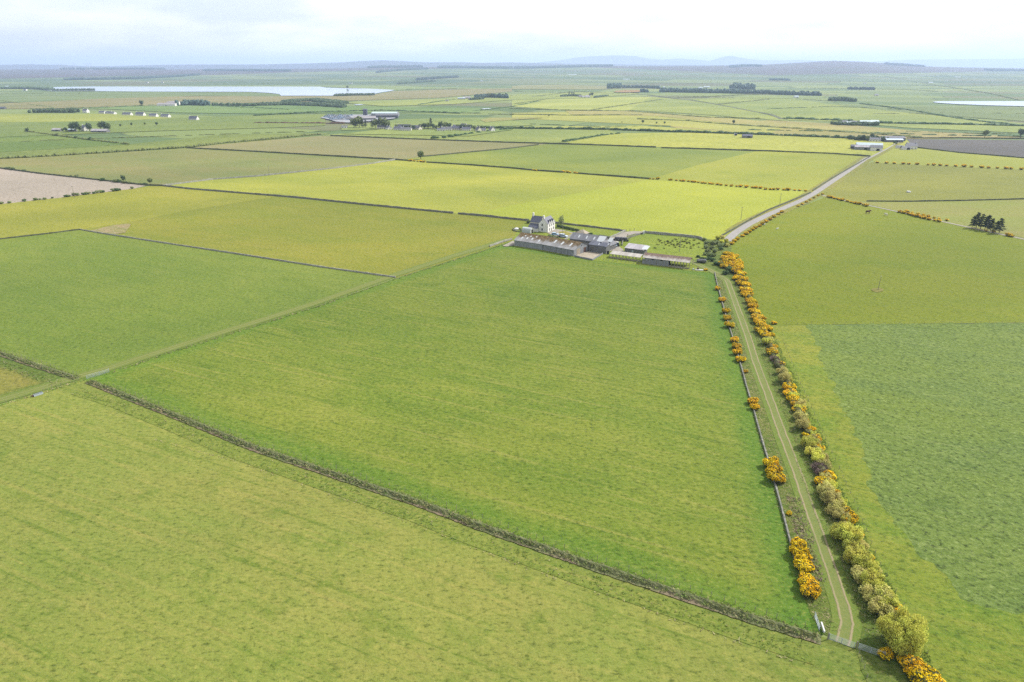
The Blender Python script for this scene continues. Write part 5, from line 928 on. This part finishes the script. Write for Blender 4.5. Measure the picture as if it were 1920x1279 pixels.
heap('blue tractor parked behind the skewed stone store', 'tractor', 1155, 463.5, [('body', G().box(-1.7, .6, -.45, .45, .7, 1.35), 'bluecar'), ('cab', G().prism([(.5, -.7, 1.0), (1.9, -.7, 1.0), (1.75, -.7, 2.6), (.7, -.7, 2.6)], (0, 1.4, 0)), 'glass'), ('rear_wheel', G().tube((1.3, -1.0, .8), (1.3, -.6, .8), .8, n=12), 'rubber'), ('rear_wheel', G().tube((1.3, .6, .8), (1.3, 1.0, .8), .8, n=12), 'rubber'), ('front_wheel', G().tube((-1.3, -.8, .45), (-1.3, -.5, .45), .45, n=10), 'rubber'), ('front_wheel', G().tube((-1.3, .5, .45), (-1.3, .8, .45), .45, n=10), 'rubber'), ('cab_roof', G().box(.6, 1.9, -.75, .75, 2.6, 2.72), 'white_paint')], .8)
heap('old dark livestock trailer on the grass below the shrubs', 'trailer', 1315, 493, [('body', G().prism([(-2.4, -1.0, .5), (2.4, -1.0, .5), (2.4, -1.0, 1.5), (1.9, -1.0, 1.9), (-2.4, -1.0, 1.8)], (0, 2.0, 0)), 'haylage'), ('side_rail', G().box(-2.5, 2.5, -1.1, -1.02, 1.3, 1.5), 'white_paint'), ('wheel', G().tube((0, -1.15, .4), (0, -.95, .4), .4, n=10), 'rubber'), ('wheel', G().tube((0, .95, .4), (0, 1.15, .4), .4, n=10), 'rubber'), ('drawbar', G().tube((2.4, 0, .5), (3.6, 0, .4), .07), 'rust')], -.3)
heap('white trough and scrap at the corner of the green pasture', 'trough', 1312, 507.5, [('trough', G().box(-2.2, 1.6, -.5, .5, 0, .55), 'white_paint'), ('drum', G().tube((-3.2, 0, 0), (-3.2, 0, .9), .4, n=10), 'galv'), ('scrap', G().box(-1.4, -.4, .2, 1.0, .5, 1.3), 'rust')], -.2)
x, y = P2(1323, 508); place(LG[1], x, y, 'small orange gorse bush at the pasture corner by the white trough', 'shrub', None, .6)
# animals in the olive pasture and elsewhere
def animal(label, cat, px, py, body, s, rz):
    x, y = P2(px, py); t = thing(cat, label, cat, (x, y, .05), rz, None, s); g = G(); g.blob((0, 0, .95), (.85, .33, .38), 0, 1, 10, 6, .03); g.blob((.75, 0, 1.15), (.42, .17, .26), 0, 2, 8, 5, .03); g.blob((1.15, 0, 1.05), (.3, .13, .15), 0, 3, 8, 5, .02)
    for u in (-.62, .6):
        for v in (-.18, .18): g.tube((u, v, .85), (u+.03, v, .45), .12, .07, 6); g.tube((u+.03, v, .47), (u, v, 0), .07, .05, 6)
    g.tube((-.85, 0, 1.1), (-.98, 0, .5), .04, .03, 5); g.make('body', M[body], t, True)
    e = G(); e.tube((1.0, .1, 1.2), (.95, .25, 1.28), .05, .01, 4); e.tube((1.0, -.1, 1.2), (.95, -.25, 1.28), .05, .01, 4); e.make('ears', M[body], t)
animal('dark brown cow standing in the olive pasture near the stony track', 'cow', 1626.5, 401, 'rust', 1.9, .1); animal('pale cow standing right of the dark cow', 'cow', 1661, 405, 'harl', 1.4, 2.0)
animal('white sheep standing alone near the road end of the olive pasture', 'sheep', 1457, 431, 'white_paint', .9, .4); animal('white sheep close behind the lone sheep by the road', 'sheep', 1433.5, 423, 'white_paint', .9, 1.4)
heap('pale ring feeder in the rough mottled pasture right of the road', 'feeder', 1703.5, 361, [('ring', G().tube((0, 0, 0), (0, 0, 1.1), 1.6, 1.6, 14), 'white_paint')])
# ------------------------------------------------------------------ distant woods, trees, houses
def wood(label, pts, depth, h, dens=1.0, seed=1, mat='wood_mass', name='wood', tall=0.0, gap=0.0):
    q = polyl([p for p in pts], None); rd = random.Random(seed); g = G(); P3 = [P(*p) for p in pts]
    for (a, b) in zip(P3, P3[1:]):
        d = Vector((b[0]-a[0], b[1]-a[1])); n = max(2, int(d.length/(h*0.62)*dens)); rows = max(1, int(depth/(h*0.9)))
        for i in range(n):
            if rd.random() < gap: continue
            for r in range(rows):
                u = (i+rd.random())/n; x = a[0]+d.x*u+rd.uniform(-.2, .2)*h; y = a[1]+d.y*u+(r+rd.random()*.6)*h*0.9; hh = h*rd.uniform(.7, 1.2); z = float(TZ(x, y)) if y > Y0T else 0
                g.blob((x, y, z+hh*.45), (h*.42*rd.uniform(.8, 1.3), h*.42, hh*.55), 0, rd.randint(0, 9999), 6, 4, .28)
    return tag(g.make(name, M[mat]), label, 'wood', kind='stuff')
for i, (p, h) in enumerate([([(960,172),(1060,173.5),(1160,176)],3),([(1240,182),(1500,186),(1560,190)],3),([(960,180),(1040,181.5),(1060,182)],4),([(1170,158),(1300,157.5),(1440,152),(1620,153),(1760,155.5),(1920,155.5)],4),([(1660,143),(1720,154),(1790,165),(1860,176),(1910,188)],5),([(1790,144),(1830,153),(1860,158)],4),([(640,150),(760,150),(860,151),(940,150)],4),([(480,157),(620,157),(720,158)],5),([(760,168),(860,167),(960,169)],4),([(1060,146),(1200,148),(1330,149)],4),([(560,188),(700,186),(780,182),(900,180)],3),([(640,206),(700,209),(900,213),(960,216)],3),([(1480,165),(1700,168),(1760,172)],4),([(0,189),(100,202)],4),([(0,176),(150,176)],4),([(1440,205),(1560,200),(1690,206)],4),([(1700,160),(1780,162),(1920,160)],4),([(960,196),(1040,184)],3),([(860,212),(960,200),(1010,190)],3),([(1100,208),(1240,187)],3),([(1640,214),(1800,212),(1920,214)],4),([(1400,244),(1560,247),(1760,254),(1920,257)],4),([(0,268),(130,262),(300,256),(480,250),(620,246)],2.5),([(660,233),(780,229),(900,226)],2.5),([(1000,233),(1120,238),(1250,237)],2.5),([(1680,246),(1800,250),(1920,252)],3)]):
    hedge(f"thin dark far field boundary, {nth(i)} of the distant ones", p, h*.48, h*1.0, 'dark_leaf' if i % 3 == 0 else 'heath', 9, 700+i, 0.25)
W1 = [('dark plantation above the far shore at the left', [(118,151),(190,150),(262,148),(366,142)], 120, 16),('dark conifer block on the far left plateau', [(110,128.5),(200,129.5),(290,130)], 300, 22),
 ('long dark plantation on the left skyline', [(380,133.5),(460,133.8),(537,134.5)], 200, 22),('dark wood on the skyline left of centre', [(690,128),(740,127),(790,126.5)], 200, 24),('dark wood strip in front of the centre hill', [(705,137),(760,131.5),(800,130.5)], 150, 18),
 ('dark forest line along the centre skyline', [(820,127.5),(900,128.5),(960,129)], 300, 24),('dark forest line continuing right along the skyline', [(965,129),(1060,127),(1150,124.8)], 300, 24),('dark wood on the moor in front of the faint mountains', [(1375,127),(1400,125),(1429,125)], 200, 24),
 ('dark wood round the far white houses', [(780,151),(820,148),(858,146)], 100, 15),('scrubby wood along the water left of the loch houses', [(745,158),(790,155),(815,153)], 60, 10),
 ('dark tall wood at the left of the quarry', [(1141,167),(1152,166),(1163,165.5)], 60, 22),('long dark wood behind the quarry', [(1168,165),(1200,165),(1238,166.5)], 50, 12),('dark shelter belt right of the quarry', [(1240,173),(1290,174),(1350,175),(1395,176)], 70, 16),
 ('low dark wood beyond the smoke', [(1395,176),(1430,176),(1460,178),(1540,180)], 60, 14),('pale blue wood standing behind the smoke', [(1374,168),(1395,168),(1418,168.5)], 80, 26),('small round wood in the quarry', [(1203,173),(1216,173.5)], 30, 12),
 ('dark plantation on the right flank of the brown hill', [(1672,122.5),(1700,123.8),(1735,126)], 200, 22),('dark plantation at the right edge of the skyline', [(1864,133.5),(1900,134),(1960,134.5)], 200, 20),('small wood above the right-hand farms', [(1446,151),(1465,151),(1482,151.5)], 60, 13),
 ('clump of dark trees on the slope above the right loch', [(1594,168),(1615,168.5),(1640,169)], 40, 12),('wooded farmstead on the right slope', [(1560,190),(1580,189.5),(1606,191.5)], 40, 11),('long scrubby tree belt before the loch at the left', [(480,199),(540,198),(600,200),(642,203)], 60, 8),
 ('scrubby willow belt along the loch shore', [(525,193),(580,190),(640,197)], 90, 7),('reedy bushes on the near shore of the loch', [(625,181),(650,180),(700,179.5)], 40, 8),('dark trees right of the long white shed', [(333,199),(355,198),(383,199)], 50, 13),('thin tree row beyond the cottage row', [(395,198.5),(430,199),(480,200)], 20, 8),
 ('tree belt along the road of the left farmstead', [(55,212),(90,211.5),(137,212)], 30, 8),('dark bushes on the point in the loch', [(96,170.5),(130,170),(175,169.6)], 25, 8),('grove left of the loch at the frame edge', [(0,167),(40,167),(90,169)], 60, 10),
 ('dark trees right of the left farm row', [(890,185),(915,183.5),(952,185)], 30, 12),('dark trees in front of the left farm row', [(882,188.5),(905,187)], 20, 8),('tree belt of the middle farm', [(1052,182),(1075,181),(1090,182)], 30, 7),('trees and hedge by the road farm on the slope', [(1115,184),(1140,181)], 20, 6),
 ('trees along the road junction at the right', [(1567,235),(1600,236),(1650,236)], 25, 6),('pale trees round the blue sheds', [(1600,263),(1625,264),(1665,266)], 18, 6)]
for i, (l, p, d, h) in enumerate(W1): wood(l, p, d, h, 1.0, 500+i, 'far_leaf' if h < 12 else 'wood_mass')
FT = [proto_tree('broadleaf_tree', 400+i, 9.0, 3.6, M['far_leaf'] if i % 2 else M['far_leaf2'], 260, 1.1) for i in range(4)]
FC = [proto_pine(410, 15, 3.2)]
def tree_at(px, py, h, label, group=None, con=False, k=[0]):
    k[0] += 1; p = P(px, py); pr = FC[0] if con else FT[k[0] % 4]; s = h/(15 if con else 9.0); place(pr, p[0], p[1], label, 'tree', group, s, z=p[2])
for i, (a, b, h) in enumerate([(668,240,17),(674,240,19),(680,240.5,16),(664,240,15),(686,240,14),(704,241,15),(711,241.5,17),(717,241.5,18),(722,241,16),(727,242,14),(698,240.5,13)]): tree_at(a, b, h, f"dark tall tree beside the sawmill village, {nth(i)} of the dark cluster", 'dark trees by the sawmill', i % 2 == 0)
for i, (a, b, h) in enumerate([(743,243,8),(756,243,7),(770,243.5,8),(776,244,7),(789,243,9),(796,243,10),(803,243,11),(812,243,9),(818,244,8),(826,243,12),(834,243,12),(842,243,10),(859,244,9),(866,245,10),(872,244,9),(881,245,9),(889,245,8),(897,245,8),(905,245,7),(762,244,7),(748,244,6)]): tree_at(a, b, h, f"village garden tree, {nth(i)} from the left of the village", 'village trees')
tree_at(808, 241, 17, 'tall dark spire-shaped tree in the middle of the village', None, True)
for i, (a, b, h) in enumerate([(136,247.5,14),(143,248,15),(150,247,10),(168,247,13),(190,245,14),(197,247,15),(203,246,13),(52,249,7),(118,248,6),(124,248,7),(226,238,5),(247,236,5),(272,235,5),(294,236,6)]): tree_at(a, b, h, f"tree around the white farmhouse at far left, {nth(i)} from it", 'trees by the white farmhouse')
tree_at(789, 299, 9.5, 'lone round tree at the corner of the tilled field'); tree_at(266, 199, 14, 'lone dark tree above the cottage row'); tree_at(1846, 258.5, 11, 'dark tree on the top edge of the ploughed field, left one'); tree_at(1913, 258.5, 12, 'dark tree on the top edge of the ploughed field, right one'); tree_at(652, 167, 15, 'lone dark tree standing on the far shore of the loch')
tree_at(232, 341, 5.5, 'dark round tree on the wall above the stubble field'); tree_at(282, 346, 5.5, 'small tree at the corner of the stubble field')
for i, (a, b, h) in enumerate([(1067,181,17),(1072,181,16),(1076,181,15),(1106,181,11),(1110,181,12)]): tree_at(a, b, h, f"dark tree of the middle farm on the yellow slope, {nth(i)} from the left", 'trees of the middle farm', i < 3)
for i, (a, b, h) in enumerate([(918,184,16),(923,184,14),(930,184,13),(936,184,15),(943,184,14),(949,184,15)]): tree_at(a, b, h, f"tree in the row right of the far farm sheds, {nth(i)} from the left", 'tree row by the far sheds')
for i, (a, b, h) in enumerate([(1029,219,5),(1205,232,6),(1246,233,5),(1375,233,7),(1166,231,3),(1231,233,4)]): tree_at(a, b, h, f"lone thorn tree in the yellow fields, {nth(i)} found from the left", 'lone thorns in the yellow fields')
for i, (a, b, h) in enumerate([(1610,263,7),(1618,264,8),(1626,265,7),(1634,263,8),(1642,263,7),(1676,271,5),(1680,272,4)]): tree_at(a, b, h, f"tree by the blue sheds at the road top, {nth(i)} from the left", 'trees by the blue sheds')
def hs_(label, px, py, w, d, e, r, wm='harl_white', rm='slate', rot=None, chim=True, cat='house', nm='cottage', win=True, group=None, mono=False):
    p = P(px, py); a = GA if rot is None else math.radians(rot); q = (p[0]+w*math.cos(a), p[1]+w*math.sin(a))
    n = max(1, int(w/3.2)); wins = [('f', w*(i+.5)/n, .9, 1.2, 1.1) for i in range(n) if win and i != n//2]+([('r', d/2, .9, 1.0, 1.1)] if win else [])
    return building(label, cat, (p[0], p[1]), q, d, e, r, wm, rm, name=nm, px=False, chim=[(.6, .9, 1.0), (w-.6, .9, 1.0)] if chim else (), wins=wins, doors=[('f', w*(n//2+.5)/n, 1.1 if win else 3.5, 2.0 if win else 2.8, 'wood' if win else 'dark')], group=group, mono=mono)
for i, (a, b, w, r) in enumerate([(155,211.5,11,8),(185,213,14,5.5),(197,214,15,5.5),(207,214.5,9,5),(229,216.5,20,6),(254,217,19,7),(279,219,17,6),(301,220,18,6),(354,225.5,17,7.5)]): hs_(f"white cottage with dark roof in the long left row, {nth(i)} from the left", a, b, w, 8.5, 3.2 if i else 4.6, r, rot=-12, group='cottage row at the left')
hs_('long white shed below the dark trees at far left', 294, 199.5, 48, 20, 5, 8, 'harl_white', 'roof_pale', 0, False, 'shed', 'farm_shed', False); hs_('second paler shed joined to the long white shed', 312, 197, 32, 22, 6, 9, 'harl_white', 'roof_pale', 0, False, 'shed', 'farm_shed', False)
hs_('white farmhouse among round trees at far left', 152, 246, 11, 8, 5, 9, rot=-35); hs_('low grey outbuilding right of the white farmhouse', 170, 249, 26, 10, 3, 5.5, 'stone_house', 'roof_pale', -5, False, 'shed', 'farm_shed', False); hs_('pale shed left of the white farmhouse', 97, 247, 14, 8, 3, 5, 'stone_house', 'roof_pale', -5, False, 'shed', 'farm_shed', False); hs_('low blue-roofed shed left of the white farmhouse', 127, 247, 12, 7, 3, 4.5, 'conc_panel', 'glazed', -5, False, 'shed', 'farm_shed', False)
hs_('small dark house at the left edge of the frame', -2, 205, 14, 8, 3, 5.5, 'stone_house', 'slate', 0)
# sawmill
hs_('long pale low shed in the middle of the sawmill', 663, 227, 42, 20, 5, 8, 'conc_panel', 'roof_pale', 12, False, 'shed', 'industrial_shed', False); hs_('big white-roofed shed at the right of the sawmill', 696, 219.5, 52, 40, 7, 9, 'conc_panel', 'glazed', 0, False, 'shed', 'industrial_shed', False)
hs_('dark-fronted open shed in front of the white-roofed shed', 704, 222.5, 44, 18, 6, 8, 'slate', 'slate_grey', 4, False, 'shed', 'industrial_shed', False); hs_('dark square tower block of the sawmill', 681, 218, 8, 8, 13, 14.5, 'slate', 'slate', 0, False, 'tower', 'industrial_tower', False)
hs_('small low shed at the left of the sawmill', 650, 227, 14, 9, 4, 5.5, 'slate', 'slate_grey', 5, False, 'shed', 'industrial_shed', False)
field('grey hardstanding of the sawmill and its vehicle park', [(600,222),(612,219.5),(640,217),(680,216.5),(740,216),(746,219),(740,224),(700,229),(652,232),(630,230),(618,226)], flat_mat('hardstanding', (176,178,184), .15, .05), 1.9, 'yard', 'yard')
def proto_veh(m, nm='parked_vehicle'):
    t = thing(nm, 'v', 'vehicle'); G().prism([(-2.3, -.9, .3), (2.3, -.9, .3), (2.3, -.9, 1.0), (-2.3, -.9, 1.1)], (0, 1.8, 0)).make('body', M[m], t); G().prism([(-1.9, -.8, 1.1), (1.2, -.8, 1.02), (.7, -.8, 1.6), (-1.6, -.8, 1.65)], (0, 1.6, 0)).make('cabin', M['glass'], t); return t
VE = [proto_veh('white_paint'), proto_veh('silver'), proto_veh('bluecar')]; rd = random.Random(5)
for r in range(9):
    for c in range(13):
        if rd.random() < .22: continue
        pyy = 217.8+r*1.15; pxx = 612+c*4.0+rd.uniform(-.8, .8)-r*0.6+(0 if r < 5 else 8)
        if pxx > 660 or pxx < 606+abs(r-3)*3: continue
        p = P(pxx, pyy); place(VE[rd.randrange(3)], p[0], p[1], 'one of the many small pale vehicles parked left of the sawmill', 'vehicle', 'vehicles parked at the sawmill', 1.15, rz=.2+rd.uniform(-.1, .1), z=2.0)
# village
for i, (a, b, w, r, rt) in enumerate([(707,242,15,6,-10),(722,243,12,6,-60),(738,245,16,6,-5),(745,242.5,22,7.5,-5),(751,246,17,5.5,0),(770,243.5,18,7,0),(778,244,9,6,-40),(820,246.5,12,4.5,10),(827,245.5,17,6,0),(845,245,16,6.5,-5),(849,241.5,14,6,-5),(862,240,12,7,-40),(870,241.5,9,6,-20),(866,246,14,6,0),(892,247,16,5,0),(891,247,7,7,-50),(916,246.5,7,7,-50),(640,241,9,4,0)]): hs_(f"small house of the village below the sawmill, {nth(i)} from the left", a, b, w, 8, 3.3, r, rot=rt, group='village houses', wm='harl_white' if i % 3 else 'harl', rm='slate' if i % 4 else 'slate_grey')
# farms on the right and beyond
hs_('low white shed in front at the road farm', 1602, 281, 21, 11, 3.5, 5.2, 'conc_panel', 'roof_pale', -20, False, 'shed', 'farm_shed', False); hs_('long white-roofed barn behind at the road farm', 1605, 277.8, 30, 11, 4, 6.5, 'slate_grey', 'glazed', -20, False, 'barn', 'farm_barn', False); hs_('slated barn with white gable at the right of the road farm', 1632, 283, 13, 10, 4, 6.5, 'harl_white', 'slate_grey', -20, False, 'barn', 'farm_barn', False); hs_('small dark shed at the left end of the road farm', 1595, 279, 8, 8, 3, 4.8, 'slate', 'slate', -20, False, 'shed', 'farm_shed', False)
hs_('pale house with dark roof right of the road', 1700, 280, 12, 9, 4, 7.5, rot=-10); hs_('low pale outbuilding joined to the house right of the road', 1692, 281, 9, 6, 2.4, 3.6, rot=-10, chim=False, cat='shed', nm='farm_store', win=False); hs_('small pale store beside the public road', 1681, 278.5, 8, 5, 2.2, 3.4, rot=-10, chim=False, cat='shed', nm='farm_store', win=False)
hs_('large blue-roofed shed group at the top of the road', 1655, 264.5, 30, 14, 4, 6, 'slate_grey', 'slate', -5, False, 'shed', 'farm_shed', False); hs_('lower blue shed in front of the group at the road top', 1662, 267, 22, 9, 3.2, 4.6, 'slate_grey', 'silver', -5, False, 'shed', 'farm_shed', False); hs_('white cottage left of the blue sheds', 1630, 265.5, 14, 7, 3, 5, rot=-15)
hs_('lonely grey roofed ruin in the mid-distance fields', 1392, 259, 14, 8, 3, 5, 'stone_house', 'slate', -10, False, 'barn', 'farm_barn', False); hs_('tiny white hut left of the lonely ruin', 1377, 254.5, 4, 3, 2.4, 3.2, rot=0, chim=False, cat='hut', nm='hut', win=False)
for i, (a, b, w, r, wm, rm) in enumerate([(858,187,24,6,'slate','glazed'),(868,185.5,24,7,'conc_panel','roof_pale'),(878,187.5,18,6,'slate','slate_grey'),(835,190.5,10,5,'harl_white','slate')]): hs_(f"shed of the far farm row left of its tree line, {nth(i)} from the left", a, b, w, 12, 4, r, wm, rm, 5, False, 'shed', 'farm_shed', False, 'far farm row sheds')
for i, (a, b, w) in enumerate([(1085,183,14),(1092,183.5,16),(1098,182,12),(1101,183.5,10)]): hs_(f"pale farm building of the middle farm on the yellow slope, {nth(i)} from the left", a, b, w, 9, 3.5, 6, 'harl_white' if i % 2 else 'stone_house', 'roof_pale', -5, False, 'barn', 'farm_barn', False, 'middle farm buildings')
for i, (a, b, w, r) in enumerate([(1579,233,10,6),(1595,233.5,12,6),(1613,232.5,22,6),(1633,232,14,6),(1587,234,10,5)]): hs_(f"white roofed building at the right junction farm, {nth(i)} from the left", a, b, w, 9, 3.5, r, 'harl_white', 'glazed' if i > 1 else 'slate', -5, False, 'house', 'farmhouse', False, 'junction farm')
FH = [(1066,141,70,'shed'),(1168,150,26,'shed'),(1175,150,22,'shed'),(801,150.5,18,'house'),(812,150,16,'house'),(1620,157,16,'house'),(1742,156,24,'shed'),(1792,145.5,40,'shed'),(1490,183.5,14,'shed'),(1600,191,10,'house'),(1641,180,12,'house'),(222,147.5,14,'house'),(215,148.5,12,'house'),(205,149,12,'house'),(273,156,14,'house'),(302,155.5,14,'house'),(655,157.5,16,'house'),(20,165.5,24,'shed'),(44,170,12,'house'),(8,164,20,'shed'),(1320,164.5,30,'shed'),(1310,166,20,'shed'),(1243,165,10,'shed'),(1000,146,14,'house'),(1001,128.5,16,'house'),(902,153,14,'house'),(901,153.5,12,'shed'),(1212,163.5,8,'house')]
for i, (a, b, w, k) in enumerate(FH): hs_(f"tiny pale {k} far off near the horizon, {nth(i)} in the scattered line", a, b, w, w*.5+4, 4, 6.5, 'harl_white', 'glazed' if k == 'shed' else 'slate', 0, False, k, 'far_'+k, False, 'scattered far buildings')
# quarry gorse bank, cairn pieces, smoke
m = FM('quarry_face', (206,150,92), (196,176,120), None, (150,130,88), patch=18); field('orange gorse and sand bank of the old quarry', [(1155,172),(1170,170),(1195,170),(1205,172),(1196,174.5),(1170,175),(1150,174)], m, 3.2, 'soil', 'bank', jit=3)
# wind turbines
def proto_turb():
    t = thing('wind_turbine', 'turbine', 'wind turbine'); g = G(); g.tube((0, 0, 0), (0, 0, 62), 2.0, 1.1, 8); g.make('tower', M['white_paint'], t); G().box(-1.6, 1.6, -2.6, 3.6, 61, 64.5).make('nacelle', M['white_paint'], t); hb = G(); hb.tube((0, -2.6, 62.7), (0, -4.4, 62.7), 1.5, .6, 8); hub = hb.make('hub', M['white_paint'], t)
    for k in range(3):
        a = k*2.0944+.3; G().prism([(0+1.2*math.cos(a), -3.5, 62.7-1.2*math.sin(a)), (30*math.cos(a+.02), -3.5, 62.7+30*math.sin(a+.02)), (30*math.cos(a-.02), -3.5, 62.7+30*math.sin(a-.02)), (-1.2*math.cos(a+1.5), -3.5, 62.7-1.2*math.sin(a+1.5))], (0, .5, 0)).make('blade', M['white_paint'], t)
    return t
TB = proto_turb()
for i, (a, b) in enumerate([(112,130),(117,130),(123,130),(128,130.3),(142,130.5),(162,130.5),(165,130.6),(169,130.8),(173,131),(199,131),(1043,129),(1052,129),(1098,128),(1110,128)]):
    p = P(a, b+.8); place(TB, p[0], p[1], f"faint white wind turbine on the {'left' if i < 10 else 'centre'} skyline, {nth(i if i < 10 else i-10)} from the left", 'wind turbine', 'wind turbines on the skyline', 1.0, rz=.4, z=p[2])
